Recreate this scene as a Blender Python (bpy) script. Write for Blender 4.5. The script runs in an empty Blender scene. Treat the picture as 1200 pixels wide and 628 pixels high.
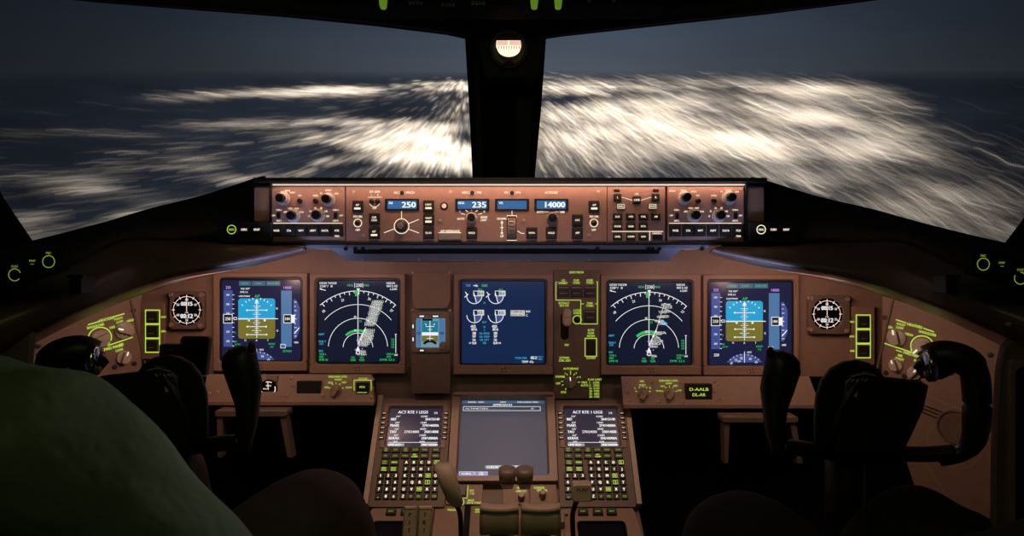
import bpy, bmesh, math, random
import numpy as np
from mathutils import Vector, Matrix
random.seed(7); rng = np.random.default_rng(11)
PI = math.pi
SC = bpy.context.scene
COL = SC.collection
FPX, CX, CY = 825.0, 600.0, 314.0
PITCH = math.atan(232/825.0)
CAM = Vector((0, 0, 1.25))
RT = Vector((1, 0, 0)); UP = Vector((0, math.sin(PITCH), math.cos(PITCH))); FW = Vector((0, math.cos(PITCH), -math.sin(PITCH)))
def P(x, y, d): return CAM + RT*((x-CX)/FPX*d) + UP*((CY-y)/FPX*d) + FW*d

# ------------------------------------------------------------------ materials
MATS = {}
def srgb(c): return tuple(((v/255)/12.92 if v/255 <= .04045 else (((v/255)+.055)/1.055)**2.4) for v in c)
def pmat(name, col, rough=.5, metal=0, noise=0, nscale=60, bump=0, spec=.5, coat=0):
    m = bpy.data.materials.new(name); m.use_nodes = True; nt = m.node_tree; b = nt.nodes['Principled BSDF']
    b.inputs['Base Color'].default_value = (*col, 1); b.inputs['Roughness'].default_value = rough
    b.inputs['Metallic'].default_value = metal; b.inputs['Specular IOR Level'].default_value = spec
    b.inputs['Coat Weight'].default_value = coat
    if noise or bump:
        tc = nt.nodes.new('ShaderNodeTexCoord'); n = nt.nodes.new('ShaderNodeTexNoise')
        n.inputs['Scale'].default_value = nscale; n.inputs['Detail'].default_value = 4
        nt.links.new(tc.outputs['Object'], n.inputs['Vector'])
        if noise:
            r = nt.nodes.new('ShaderNodeValToRGB')
            r.color_ramp.elements[0].position = .3; r.color_ramp.elements[1].position = .7
            r.color_ramp.elements[0].color = (*[c*(1-noise) for c in col], 1); r.color_ramp.elements[1].color = (*[min(1, c*(1+noise)) for c in col], 1)
            nt.links.new(n.outputs['Fac'], r.inputs['Fac']); nt.links.new(r.outputs['Color'], b.inputs['Base Color'])
        if bump:
            bp = nt.nodes.new('ShaderNodeBump'); bp.inputs['Strength'].default_value = bump; bp.inputs['Distance'].default_value = .03 if 'shirt' in name else .002
            nt.links.new(n.outputs['Fac'], bp.inputs['Height']); nt.links.new(bp.outputs['Normal'], b.inputs['Normal'])
    MATS[name] = m; return m
def emat(name, rgb255, strength=1.0, base=(.02, .02, .02), rough=.3):
    m = bpy.data.materials.new(name); m.use_nodes = True; b = m.node_tree.nodes['Principled BSDF']
    b.inputs['Base Color'].default_value = (*base, 1); b.inputs['Roughness'].default_value = rough
    b.inputs['Emission Color'].default_value = (*srgb(rgb255), 1); b.inputs['Emission Strength'].default_value = strength
    MATS[name] = m; return m
pmat('mcp_brown', (.37, .205, .155), .5, noise=.06, nscale=90)
pmat('panel_brown', (.32, .20, .145), .55, noise=.07, nscale=50)
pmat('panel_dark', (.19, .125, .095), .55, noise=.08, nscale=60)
pmat('bezel_brown', (.34, .21, .155), .45, noise=.05, nscale=80)
pmat('shield_brown', (.13, .082, .07), .34, noise=.12, nscale=14, bump=.06)
pmat('leather_black', (.012, .012, .013), .6, noise=.3, nscale=140, bump=.25)
pmat('matte_black', (.010, .010, .011), .8, noise=.15, nscale=40, spec=.2)
pmat('rail_grey', (.30, .28, .31), .45, noise=.08, nscale=30)
pmat('post_grey', (.045, .043, .040), .7, noise=.1, nscale=20, spec=.3)
pmat('plastic_black', (.014, .014, .015), .38, noise=.2, nscale=90)
pmat('yoke_black', (.012, .011, .012), .42, noise=.2, nscale=60, bump=.08)
pmat('button_black', (.03, .026, .022), .42, noise=.12, nscale=120)
pmat('knob_pale', (.62, .52, .45), .42, noise=.08, nscale=120)
pmat('knob_brown', (.34, .25, .20), .42, noise=.08, nscale=120)
pmat('silver_mark', (.85, .80, .74), .35, noise=.05)
pmat('screw_metal', (.50, .33, .25), .3, metal=0, noise=.1, nscale=200)
pmat('handle_tan', (.52, .38, .29), .45, noise=.1, nscale=60)
pmat('lever_olive', (.24, .20, .12), .42, noise=.08, nscale=50)
pmat('lever_brown', (.20, .14, .11), .4, noise=.08, nscale=50)
pmat('dark_glass', (.006, .006, .009), .10, noise=.05, nscale=8, coat=.4)
pmat('shirt_green', (.085, .105, .062), .85, noise=.3, nscale=7, bump=.9)
pmat('trouser_dark', (.055, .036, .034), .9, noise=.2, nscale=30, bump=.2)
pmat('glint_mirror', (.55, .6, .75), .16, metal=1, noise=.5, nscale=18)
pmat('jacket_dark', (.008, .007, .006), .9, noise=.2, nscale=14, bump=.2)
pmat('skin_tone', (.42, .26, .19), .55, noise=.06, nscale=30)
pmat('hair_dark', (.03, .02, .015), .7, noise=.3, nscale=120, bump=.4)
pmat('seat_cloth', (.05, .045, .045), .9, noise=.15, nscale=60, bump=.2)
pmat('carpet', (.03, .028, .028), .95, noise=.25, nscale=80, bump=.2)
emat('light_white', (255, 238, 205), 1.25)
emat('light_strip', (255, 225, 210), .95)
emat('light_green', (196, 232, 84), .85)
emat('light_green_dim', (168, 200, 70), .5)
emat('guard_green', (120, 165, 40), .45, base=(.2, .3, .08))
emat('lamp_pink', (255, 205, 180), .9)
emat('compass_light', (255, 215, 185), 1.6)
emat('lcd_blue', (52, 112, 170), .8, rough=.2)
emat('lcd_digit', (225, 240, 255), 1.4)
emat('scr_nd', (12, 24, 48), .8, rough=.18)
emat('scr_pfd', (20, 27, 62), .9, rough=.18)
emat('scr_eicas', (18, 42, 82), .78, rough=.18)
emat('scr_lower', (60, 66, 84), .78, rough=.5)
emat('scr_cdu', (46, 40, 62), .8, rough=.2)
emat('scr_white', (238, 240, 240), 1.0)
emat('scr_grey', (205, 208, 200), .95)
emat('scr_green', (60, 205, 105), .8)
emat('scr_cyan', (70, 175, 225), .9)
emat('scr_magenta', (205, 150, 250), .95)
emat('scr_sky', (22, 158, 208), 1.0)
emat('scr_earth', (124, 118, 44), .85)
emat('scr_tape', (66, 82, 148), .9)
emat('scr_alt', (76, 118, 165), .95)
emat('scr_box', (66, 96, 128), .9)
emat('scr_black', (6, 7, 12), .5)
emat('scr_button', (80, 110, 200), .9)
emat('scr_standby', (120, 165, 180), .8)
emat('scr_teal', (25, 125, 150), .9)

# ------------------------------------------------------------------ object helpers
def link(o, parent=None):
    COL.objects.link(o)
    if parent is not None: o.parent = parent
    return o
def tag(o, label=None, cat=None, group=None, kind=None):
    if label: o['label'] = label
    if cat: o['category'] = cat
    if group: o['group'] = group
    if kind: o['kind'] = kind
    return o
def finish(bm, name, mat, parent=None, smooth=False):
    bmesh.ops.recalc_face_normals(bm, faces=bm.faces)
    me = bpy.data.meshes.new(name); bm.to_mesh(me); bm.free()
    for mm in (mat if isinstance(mat, (list, tuple)) else [mat]): me.materials.append(MATS[mm])
    o = bpy.data.objects.new(name, me)
    if smooth:
        for p in me.polygons: p.use_smooth = True
        if smooth != 'all':
            try: me.set_sharp_from_angle(angle=math.radians(35))
            except Exception: pass
    return link(o, parent)

class Frame:
    def __init__(s, o, u, v):
        u = Vector(u).normalized(); n = u.cross(Vector(v)).normalized(); v = n.cross(u)
        s.o, s.u, s.v, s.n = Vector(o), u, v, n
    def hit(s, x, y):
        d = RT*((x-CX)/FPX) + UP*((CY-y)/FPX) + FW
        t = (s.o-CAM).dot(s.n)/d.dot(s.n); return CAM + d*t
    def uv(s, x, y):
        p = s.hit(x, y)-s.o; return p.dot(s.u), p.dot(s.v)
    def mat(s, p):
        m = Matrix((s.u, s.v, s.n)).transposed().to_4x4(); m.translation = p; return m
def FP(d): return Frame(P(CX, CY, d), RT, UP)      # a plane square to the instrument panel, at distance d
MAIN = FP(1.5); MCPF = FP(1.25)
PO = P(600, 466, 1.5)
PED = Frame(PO, RT, UP*.77 + FW*.64)
_l = .2325
PED2 = Frame(PO - (UP*.77+FW*.64)*_l, RT, (0, .985, .17))
def aux(px, sx):
    a = math.radians(50); u = Vector((math.cos(a), sx*math.sin(a), 0))
    return Frame(P(px, 400, 1.5), u, UP)
AUXL = aux(165, 1); AUXR = aux(1033, -1)

_gl = {}
def glyphs(s):
    if s not in _gl:
        c = bpy.data.curves.new('t', 'FONT'); c.body = s; c.size = 1; c.resolution_u = 2
        o = bpy.data.objects.new('t', c); COL.objects.link(o)
        bpy.context.view_layer.update()
        me = bpy.data.meshes.new_from_object(o.evaluated_get(bpy.context.evaluated_depsgraph_get()))
        vs = [(v.co.x, v.co.y) for v in me.vertices]; fs = [tuple(p.vertices) for p in me.polygons]
        bpy.data.objects.remove(o); bpy.data.curves.remove(c); bpy.data.meshes.remove(me)
        xs = [v[0] for v in vs] or [0, 1]
        _gl[s] = (vs, fs, min(xs), max(xs))
    return _gl[s]

def rrect(x0, y0, x1, y1, r, n=4):
    if r <= 0: return [(x0, y0), (x1, y0), (x1, y1), (x0, y1)]
    pts = []
    for cx, cy, a0 in ((x1-r, y0+r, -90), (x1-r, y1-r, 0), (x0+r, y1-r, 90), (x0+r, y0+r, 180)):
        for i in range(n+1):
            a = math.radians(a0+90*i/n); pts.append((cx+r*math.cos(a), cy+r*math.sin(a)))
    return pts

class MB:
    """mesh builder in panel units: x right, y down (units of s metres), z out of the panel in millimetres"""
    def __init__(s, cx=0, cy=0, sc=.001, rot=0):
        s.bm = bmesh.new(); s.cx, s.cy, s.s = cx, cy, sc
    def L(s, x, y, z): return Vector(((x-s.cx)*s.s, (s.cy-y)*s.s, z*.001))
    def loft(s, loops, cap0=True, cap1=True):
        rows = [[s.bm.verts.new(s.L(*p)) for p in lp] for lp in loops]
        for a, b in zip(rows, rows[1:]):
            n = len(a)
            for i in range(n): s.bm.faces.new((a[i], a[(i+1) % n], b[(i+1) % n], b[i]))
        if cap0: s.bm.faces.new(rows[0])
        if cap1: s.bm.faces.new(rows[-1])
        return s
    def poly(s, pts, z0, z1, ch=0):
        lp = [[(x, y, z0) for x, y in pts]]
        if ch:
            cx = sum(p[0] for p in pts)/len(pts); cy = sum(p[1] for p in pts)/len(pts)
            c = ch*.001/s.s
            def ins(x, y):
                d = math.hypot(x-cx, y-cy) or 1; return (x-(x-cx)/d*c, y-(y-cy)/d*c)
            lp += [[(x, y, z1-ch) for x, y in pts], [(*ins(x, y), z1) for x, y in pts]]
        else: lp.append([(x, y, z1) for x, y in pts])
        return s.loft(lp)
    def flat(s, pts, z):
        s.bm.faces.new([s.bm.verts.new(s.L(x, y, z)) for x, y in pts]); return s
    def box(s, x0, y0, x1, y1, z0, z1, r=0, ch=.4):
        c = ch*.001/s.s
        r = min(r, (x1-x0)/2-1e-6, (y1-y0)/2-1e-6)
        a = rrect(x0, y0, x1, y1, r); b = rrect(x0+c, y0+c, x1-c, y1-c, max(r-c, r*.5) if r > 0 else 0)
        s.loft([[(x, y, z0) for x, y in a], [(x, y, z1-ch) for x, y in a], [(x, y, z1) for x, y in b]]); return s
    def frame(s, o, i, z0, z1, ro=2, ri=2, slope=1.2, zin=None):
        zin = z0 if zin is None else zin
        A = rrect(*o, ro); c = .25
        B = rrect(o[0]+c, o[1]+c, o[2]-c, o[3]-c, ro)
        Ci = rrect(i[0]-slope, i[1]-slope, i[2]+slope, i[3]+slope, ri+slope*.6)
        D = rrect(*i, ri)
        s.loft([[(x, y, z0) for x, y in A], [(x, y, z1-.5) for x, y in A], [(x, y, z1) for x, y in B], [(x, y, z1) for x, y in Ci], [(x, y, zin) for x, y in D]], False, False)
        return s
    def cyl(s, x, y, prof, n=20, dx=0, dy=0):
        """prof: list of (radius, z); dx,dy unused"""
        lp = [[(x+r*math.cos(2*PI*k/n), y+r*math.sin(2*PI*k/n), z) for k in range(n)] for r, z in prof]
        return s.loft(lp)
    def ring(s, x, y, r, w, z, a0=0, a1=360, n=36):
        full = abs(a1-a0) >= 359.9; m = max(3, int(n*abs(a1-a0)/360))
        rows = []
        for k in range(m+1 if not full else m):
            a = math.radians(a0+(a1-a0)*k/m)
            rows.append([s.bm.verts.new(s.L(x+q*math.cos(a), y-q*math.sin(a), z)) for q in (r-w/2, r+w/2)])
        for k in range(len(rows)-(0 if full else 1)):
            a, b = rows[k], rows[(k+1) % len(rows)]
            s.bm.faces.new((a[0], a[1], b[1], b[0]))
        return s
    def line(s, x0, y0, x1, y1, w, z):
        dx, dy = x1-x0, y1-y0; d = math.hypot(dx, dy) or 1; nx, ny = -dy/d*w/2, dx/d*w/2
        return s.flat([(x0+nx, y0+ny), (x1+nx, y1+ny), (x1-nx, y1-ny), (x0-nx, y0-ny)], z)
    def outline(s, x0, y0, x1, y1, w, z):
        s.line(x0-w/2, y0, x1+w/2, y0, w, z); s.line(x0-w/2, y1, x1+w/2, y1, w, z); s.line(x0, y0+w/2, x0, y1-w/2, w, z); s.line(x1, y0+w/2, x1, y1-w/2, w, z); return s
    def disc(s, x, y, r, z, n=20): return s.flat([(x+r*math.cos(2*PI*k/n), y+r*math.sin(2*PI*k/n)) for k in range(n)], z)
    def rect(s, x0, y0, x1, y1, z): return s.flat([(x0, y0), (x1, y0), (x1, y1), (x0, y1)], z)
    def text(s, t, x, y, h, z, w=None, al='c', bold=.025, rot=0):
        """cap height h, centred on y; w: total width; al c/l/r"""
        if not t.strip(): return s
        vs, fs, x0, x1 = glyphs(t)
        k = h/.70; kx = (w/(x1-x0)) if w else k*.86
        W = (x1-x0)*kx; ox = x-(W/2 if al == 'c' else (W if al == 'r' else 0))
        ca, sa = math.cos(rot), math.sin(rot)
        for d in ((0, 0),) if not bold else ((-bold*h, 0), (bold*h, 0)):
            vv = []
            for vx, vy in vs:
                px, py = ox+(vx-x0)*kx+d[0]-x, -(vy-.35)*k
                vv.append(s.bm.verts.new(s.L(x+px*ca+py*sa, y-px*sa+py*ca, z)))
            for f in fs:
                try: s.bm.faces.new([vv[i] for i in f])
                except ValueError: pass
        return s

class Thing:
    def __init__(s, name, label, cat, F, x, y, sc, group=None, at=None, z=0):
        s.e = bpy.data.objects.new(name, None); s.e.empty_display_size = .02
        link(s.e); tag(s.e, label, cat, group)
        p = F.hit(x, y) if at is None else at
        s.F = F; s.e.matrix_world = F.mat(p + F.n*z*.001)
        s.cx, s.cy, s.s = x, y, sc
    def mb(s): return MB(s.cx, s.cy, s.s)
    def part(s, name, mat, mb, parent=None, smooth=False, label=None):
        o = finish(mb.bm, name, mat, parent or s.e, smooth)
        if label: o['label'] = label
        return o
    def virt(s, x, y):
        """pixel -> this thing's own units on its plane"""
        p = s.F.hit(x, y)-s.e.matrix_world.translation
        return s.cx+p.dot(s.F.u)/s.s, s.cy-p.dot(s.F.v)/s.s
    def button(s, x, y, w, h, txt=(), z=4, mat='button_black', leg='light_green', th=1.6, name='push_button', bar=None):
        b = s.part(name, mat, s.mb().box(x-w/2, y-h/2, x+w/2, y+h/2, 0, z, .5, .7).box(x-w/2-.7, y-h/2-.7, x+w/2+.7, y+h/2+.7, 0, z*.35, .4, .3))
        if txt or bar:
            m = s.mb(); n = len(txt)
            for i, t in enumerate(txt):
                m.text(t, x, y+(i-(n-1)/2)*(th*1.5)-(1.6 if bar else 0), th, z+.3)
            if bar: m.rect(x-w*.32, y+h*.12, x+w*.32, y+h*.30, z+.3)
            s.part('legend', leg, m, b)
        return b
    def knob(s, x, y, r, z, mat='knob_brown', mark=None, cap=None, base=None, name='knob', n=20, flute=True, tilt=0):
        m = s.mb()
        lp = []
        nn = n*2
        for rr, zz in ((r*1.05, 0), (r*1.05, z*.25), (r*.88, z*.32), (r*.84, z*.93), (r*.72, z)):
            lp.append([(x+rr*(1-(.06 if (flute and k % 2 and zz > z*.3) else 0))*math.cos(2*PI*k/nn), y+rr*(1-(.06 if (flute and k % 2 and zz > z*.3) else 0))*math.sin(2*PI*k/nn), zz) for k in range(nn)])
        m.loft(lp)
        o = s.part(name, mat, m, smooth=True)
        if cap:
            cr, cz, cm = cap
            s.part('inner_knob', cm, s.mb().cyl(x, y, [(cr, z), (cr, z+cz*.85), (cr*.85, z+cz)], 18), o, True)
        if mark is not None:
            a = math.radians(mark); rr = r*.8
            s.part('pointer', 'light_white' if mat == 'knob_pale' else 'light_green', s.mb().line(x, y, x+rr*math.cos(a), y-rr*math.sin(a), r*.14, z+.3), o)
        return o
    def pointer_knob(s, x, y, r, z, ang, mat='knob_brown'):
        """rotary selector: a skirt with a tall wing-shaped grip"""
        o = s.part('selector_knob', mat, s.mb().cyl(x, y, [(r, 0), (r, z*.3), (r*.9, z*.38)], 22), smooth=True)
        a = math.radians(ang); ca, sa = math.cos(a), -math.sin(a)
        def q(u, v): return (x+u*ca-v*sa, y+u*sa+v*ca)
        pts = [q(r*.98, 0), q(r*.75, r*.32), q(-r*.7, r*.36), q(-r*.9, 0), q(-r*.7, -r*.36), q(r*.75, -r*.32)]
        s.part('grip', mat, s.mb().poly(pts, z*.36, z, 1.2), o)
        s.part('pointer', 'light_white', s.mb().line(*q(r*.35, 0), *q(r*.9, 0), r*.14, z+.4), o)
        return o
    def screw(s, x, y, r=1.6, dark=False):
        m = s.mb().cyl(x, y, [(r, 0), (r, 1.0), (r*.7, 1.5)], 12)
        o = s.part('screw', 'button_black' if dark else 'screw_metal', m, smooth=True); return o
    def toggle(s, x, y, r=2, z=14, mat='knob_pale'):
        o = s.part('toggle_switch', 'button_black', s.mb().cyl(x, y, [(r*1.2, 0), (r*1.2, 2), (r*.8, 3)], 14), smooth=True)
        s.part('lever', mat, s.mb().cyl(x, y, [(r*.45, 2.5), (r*.5, z*.6), (r*.75, z*.9), (r*.5, z)], 12), o, True); return o

# ================================================================== SETTING
def pxpoly(name, pts, d0, d1, mat, kind='structure', F=None):
    """a slab with a front outline given on a plane at distance d0, running back to d1"""
    F = FP(d0); sc = d0/FPX; m = MB(CX, CY, sc)
    bm = m.bm
    m.loft([[(x, y, -(d1-d0)*1000) for x, y in pts], [(x, y, 0) for x, y in pts]])
    o = finish(bm, name, mat); o.matrix_world = F.mat(F.o)
    if kind: o['kind'] = kind
    return o
def world_box(name, lo, hi, mat, kind='structure', parent=None):
    bm = bmesh.new(); bmesh.ops.create_cube(bm, size=1)
    for v in bm.verts: v.co = Vector([lo[i]+(v.co[i]+.5)*(hi[i]-lo[i]) for i in range(3)])
    o = finish(bm, name, mat, parent)
    if kind: o['kind'] = kind
    return o
world_box('floor', (-1.7, -1.3, -.08), (1.7, 2.6, 0), 'carpet')
world_box('ceiling', (-1.7, -1.3, 1.86), (1.7, 1.1, 1.94), 'matte_black')
world_box('wall_back', (-1.7, -1.36, -.08), (1.7, -1.3, 1.94), 'matte_black')
world_box('wall_left', (-1.76, -1.36, -.08), (-1.7, .35, 1.94), 'matte_black')
world_box('wall_right', (1.7, -1.36, -.08), (1.76, .35, 1.94), 'matte_black')
world_box('wall_front', (-1.7, 2.2, -.08), (1.7, 2.26, .55), 'matte_black')

# window openings, measured on the windshield plane
WD = 1.72
topL = [(-420, -70), (-150, -32), (-20, -14), (110, 0), (200, 7), (330, 17), (440, 28), (522, 38), (545, 43)]
topR = [(640, 43), (660, 40), (770, 28), (900, 14), (1010, 0), (1090, -11), (1250, -36), (1600, -90)]
post = [(545, 43), (640, 43)]
brow = topL + topR + [(1600, -420), (-420, -420)]
br = pxpoly('wall_upper', brow, WD-.03, WD-.012, 'matte_black')
pxpoly('wall_left_pillar', [(-420, -260), (-70, 100), (0, 233), (36, 286), (60, 345), (-420, 500)], 1.30, 1.312, 'matte_black')
pxpoly('wall_right_pillar', [(1600, -260), (1290, 100), (1203, 258), (1180, 288), (1150, 345), (1600, 500)], 1.30, 1.312, 'matte_black')
# centre post: rubber edges, grey side faces and a black recess
po = pxpoly('trim_1', [(544, 30), (641, 30), (634, 130), (626, 215), (618, 330), (562, 330), (554, 215), (550, 130)], WD-.05, WD+.06, 'matte_black')
pxpoly('trim_2', [(553, 30), (560, 30), (566, 215), (560, 215)], WD-.085, WD-.05, 'post_grey')
pxpoly('trim_3', [(609, 30), (631, 30), (624, 120), (620, 215), (603, 215), (605, 120)], WD-.08, WD-.05, 'post_grey')
pxpoly('trim_4', [(579, 80), (606, 80), (606, 118), (579, 118)], WD-.08, WD-.05, 'matte_black')

# windshield panes
gm = bpy.data.materials.new('windshield_glass'); gm.use_nodes = True; nt = gm.node_tree; nt.nodes.clear()
o_ = nt.nodes.new('ShaderNodeOutputMaterial'); t_ = nt.nodes.new('ShaderNodeBsdfTransparent'); g_ = nt.nodes.new('ShaderNodeBsdfGlossy'); x_ = nt.nodes.new('ShaderNodeMixShader'); f_ = nt.nodes.new('ShaderNodeFresnel')
t_.inputs[0].default_value = (.96, .97, .97, 1); g_.inputs['Roughness'].default_value = .02; f_.inputs[0].default_value = 1.25
nt.links.new(f_.outputs[0], x_.inputs[0]); nt.links.new(t_.outputs[0], x_.inputs[1]); nt.links.new(g_.outputs[0], x_.inputs[2]); nt.links.new(x_.outputs[0], o_.inputs[0])
MATS['glass'] = gm
pxpoly('window_1', topL[:-1] + [(550, 43), (558, 225), (300, 260), (30, 330), (-420, 400)], WD, WD+.012, 'glass')
pxpoly('window_2', [(636, 43)] + topR[1:] + [(1600, 400), (1185, 330), (900, 260), (622, 225)], WD, WD+.012, 'glass')

# brow under-edge: a rounded roll along the head of the windows
def sweep(name, pts, rad, mat, parent=None, n=10, squash=(1, 1), closed_caps=True, upv=None, label=None):
    """tube through world points; rad: list of radii or (a,b) pairs across/along upv"""
    bm = bmesh.new(); rows = []
    upv = upv or UP
    N = len(pts)
    for i, p in enumerate(pts):
        t = (pts[min(i+1, N-1)]-pts[max(i-1, 0)]).normalized()
        a = t.cross(upv)
        if a.length < 1e-3: a = t.cross(RT)
        a.normalize(); b = a.cross(t).normalized()
        r = rad[i] if isinstance(rad, list) else rad
        ra, rb = r if isinstance(r, (list, tuple)) else (r*squash[0], r*squash[1])
        rows.append([bm.verts.new(p + a*ra*math.cos(2*PI*k/n) + b*rb*math.sin(2*PI*k/n)) for k in range(n)])
    for a, b in zip(rows, rows[1:]):
        for k in range(n): bm.faces.new((a[k], a[(k+1) % n], b[(k+1) % n], b[k]))
    bm.faces.new(rows[0]); bm.faces.new(rows[-1])
    o = finish(bm, name, mat, None, smooth='all')
    if parent is not None:
        o.parent = parent; o.matrix_parent_inverse = parent.matrix_world.inverted()
    if label: o['label'] = label
    return o
def catmull(pts, k=6):
    out = []; n = len(pts)
    for i in range(n-1):
        p0, p1, p2, p3 = pts[max(i-1, 0)], pts[i], pts[i+1], pts[min(i+2, n-1)]
        for j in range(k):
            t = j/k; out.append(tuple(.5*((2*b)+(-a+c)*t+(2*a-5*b+4*c-d)*t*t+(-a+3*b-3*c+d)*t**3) for a, b, c, d in zip(p0, p1, p2, p3)))
    out.append(tuple(pts[-1])); return out
hx = [(-300, -62), (-20, -23), (110, -8), (330, 8), (440, 18), (530, 30), (560, 34), (597, 35), (636, 34), (665, 31), (770, 19), (900, 5), (1010, -9), (1300, -52)]
hd = sweep('trim_5', [P(x, y, WD-.09) for x, y in catmull(hx)], .018, 'post_grey'); hd['kind'] = 'structure'

# ------------------------------------------------------------------ the ground far below with its city lights
H = 3000.0
ys = np.concatenate([np.arange(82.25, 100, .55), np.arange(100, 292, .95), np.arange(292, 420, 2.4)])
xs = np.arange(-520, 1760, 1.25)
NX, NY = len(xs), len(ys)
X, Y = np.meshgrid(xs, ys)
def gauss(x, y, sx, sy, ang=0):
    a = math.radians(ang); dx, dy = X-x, Y-y
    u = dx*math.cos(a)+dy*math.sin(a); v = -dx*math.sin(a)+dy*math.cos(a)
    return np.exp(-.5*((u/sx)**2+(v/sy)**2))
def band(x0, y0, x1, y1, th, soft=14):
    d = math.hypot(x1-x0, y1-y0); ux, uy = (x1-x0)/d, (y1-y0)/d
    u = (X-x0)*ux+(Y-y0)*uy; v = -(X-x0)*uy+(Y-y0)*ux
    e = 1/(1+np.exp(-u/soft))*1/(1+np.exp((u-d)/soft))
    return e*np.exp(-.5*(v/th)**2)
def vnoise(sx, sy, seed, oct=4, warp=None):
    r = np.random.default_rng(seed); tot = 0; amp = 1; nrm = 0
    xx = X if warp is None else warp[0]; yy = Y if warp is None else warp[1]
    for o in range(oct):
        g = r.random((97, 97)); fx = (xx/sx*2**o) % 96; fy = (yy/sy*2**o) % 96
        ix, iy = np.floor(fx).astype(int), np.floor(fy).astype(int); tx, ty = fx-ix, fy-iy
        tx = tx*tx*(3-2*tx); ty = ty*ty*(3-2*ty)
        tot = tot + amp*((g[iy, ix]*(1-tx)+g[iy, ix+1]*tx)*(1-ty)+(g[iy+1, ix]*(1-tx)+g[iy+1, ix+1]*tx)*ty); nrm += amp; amp *= .55
    return tot/nrm
L = np.zeros_like(X); R_ = np.zeros_like(X)
L += 1.1*band(212, 114, 560, 99, 3.2) + .35*band(105, 118, 215, 116, 2.6) + .6*band(380, 106, 560, 97, 5.5)
L += .65*band(212, 148, 560, 137, 3.2) + .25*band(0, 156, 90, 155, 3.5) + .2*band(100, 160, 190, 157, 2.5) + .6*band(362, 164, 384, 160, 3, 5)
L += .95*gauss(520, 185, 55, 40) + .8*gauss(500, 200, 42, 30) + .6*gauss(545, 150, 45, 18) + .6*gauss(430, 185, 70, 26)+.35*gauss(350, 200, 60, 16)
L += .45*band(80, 272, 420, 172, 11, 30) + .65*band(70, 226, 152, 219, 3, 8) + .3*band(-60, 225, 330, 190, 9, 25) + .6*band(20, 262, 150, 236, 6, 14) + .5*band(20, 282, 250, 232, 8)
L += .16*gauss(60, 235, 60, 18) + .12*gauss(330, 175, 120, 18)
L += .45/(1+np.exp((X+90)/25)) + .8*gauss(540, 260, 130, 45) + .3*gauss(200, 340, 200, 50)
R_ += .4/(1+np.exp(-(X-1270)/25)) + .5*gauss(850, 300, 260, 55)*(Y > 213)
right = 1/(1+np.exp(-(X-600)/6))
R_ += .95*band(620, 97, 1010, 103, 9, 30) + 1.0*gauss(890, 150, 150, 38) + 1.0*gauss(930, 165, 85, 30) + .6*gauss(790, 135, 110, 22) + .5*gauss(690, 150, 70, 24) + .55*gauss(1010, 195, 110, 30, 20) + .4*gauss(660, 190, 50, 22) + .28*gauss(1130, 235, 70, 36, 28) + .28*gauss(830, 195, 90, 18)
R_ -= .75*band(600, 120, 850, 107, 5.5, 20) + .35*band(830, 118, 1060, 132, 4, 25) + .65*gauss(800, 197, 34, 13) + .3*gauss(690, 205, 30, 9) + .45*gauss(1120, 120, 55, 26, 25) + .3*gauss(720, 140, 22, 5)
edge = 1/(1+np.exp(((X-1030)*.42-(Y-92))/5))
R_ *= np.where(X > 980, edge, 1)
D = np.clip(L*(1-right)+R_*right, 0, None)
big = vnoise(95, 15, 3, 4)
D = np.where(X < 600, D*np.clip((big-.36)*4.2, .05, 1.6), D*np.clip((big-.18)*2.7, .25, 1.5))
lum = blur(D, 2) if False else D
# streaks: every light drawn along the direction of flight
VX, VY = 548.0, 84.0
acc = np.zeros((NY, NX)); accw = np.zeros((NY, NX))
area = np.gradient(ys)[:, None]*np.ones_like(X)
rho = np.hypot(X-VX, (Y-VY)*1.0)
W = D*area*(1.0/(1+rho/160)) + .0004*area; W[ys > 400] = 0
Pp = (W/W.sum()).ravel()
NL = 27000
idx = rng.choice(Pp.size, NL, p=Pp); py0 = Y.ravel()[idx]+rng.uniform(-.5, .5, NL); px0 = X.ravel()[idx]+rng.uniform(-.6, .6, NL)
bri = rng.lognormal(-1.35, .95, NL)*(.55+.6*np.clip(D.ravel()[idx], 0, 1.6)); warm = rng.uniform(0, 1, NL)
dxr, dyr = px0-VX, py0-VY; rr = np.hypot(dxr, dyr)+1e-3; ux, uy = dxr/rr, dyr/rr
ra_ = np.radians(10)*np.clip(np.abs(dxr)/150, 0, 1)
ux, uy = ux*np.cos(ra_)-uy*np.sin(ra_), ux*np.sin(ra_)+uy*np.cos(ra_)
ln = 3+.11*rr; wig = np.where(px0 > 600, 1.0, .4)*(.3+rr/330)
NT = 26
fxs = np.arange(NX); 
for t in np.linspace(-.5, .5, NT):
    w = 1.0*np.sin(t*6+.6)*wig + .25*np.sin(t*17)*wig
    qx = px0+ux*ln*t-uy*w; qy = py0+uy*ln*t+ux*w
    gx = (qx-xs[0])/1.25; gy = np.interp(qy, ys, np.arange(NY))
    ix, iy = np.floor(gx).astype(int), np.floor(gy).astype(int); ok = (ix > 0) & (ix < NX-2) & (iy > 0) & (iy < NY-2)
    tx, ty = (gx-ix)[ok], (gy-iy)[ok]; b = (bri*(.4+.6*np.cos(t*PI)))[ok]; ixk, iyk = ix[ok], iy[ok]; wm = warm[ok]
    for ddx, ddy, wt in ((0, 0, (1-tx)*(1-ty)), (1, 0, tx*(1-ty)), (0, 1, (1-tx)*ty), (1, 1, tx*ty)):
        np.add.at(acc, (iyk+ddy, ixk+ddx), b*wt); np.add.at(accw, (iyk+ddy, ixk+ddx), b*wt*wm)
def blur(a, n=1):
    for _ in range(n):
        a = (np.roll(a, 1, 0)+2*a+np.roll(a, -1, 0))/4; a = (np.roll(a, 1, 1)+2*a+np.roll(a, -1, 1))/4
    return a
tint = blur(accw, 2)/(blur(acc, 2)+1e-6)
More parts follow.
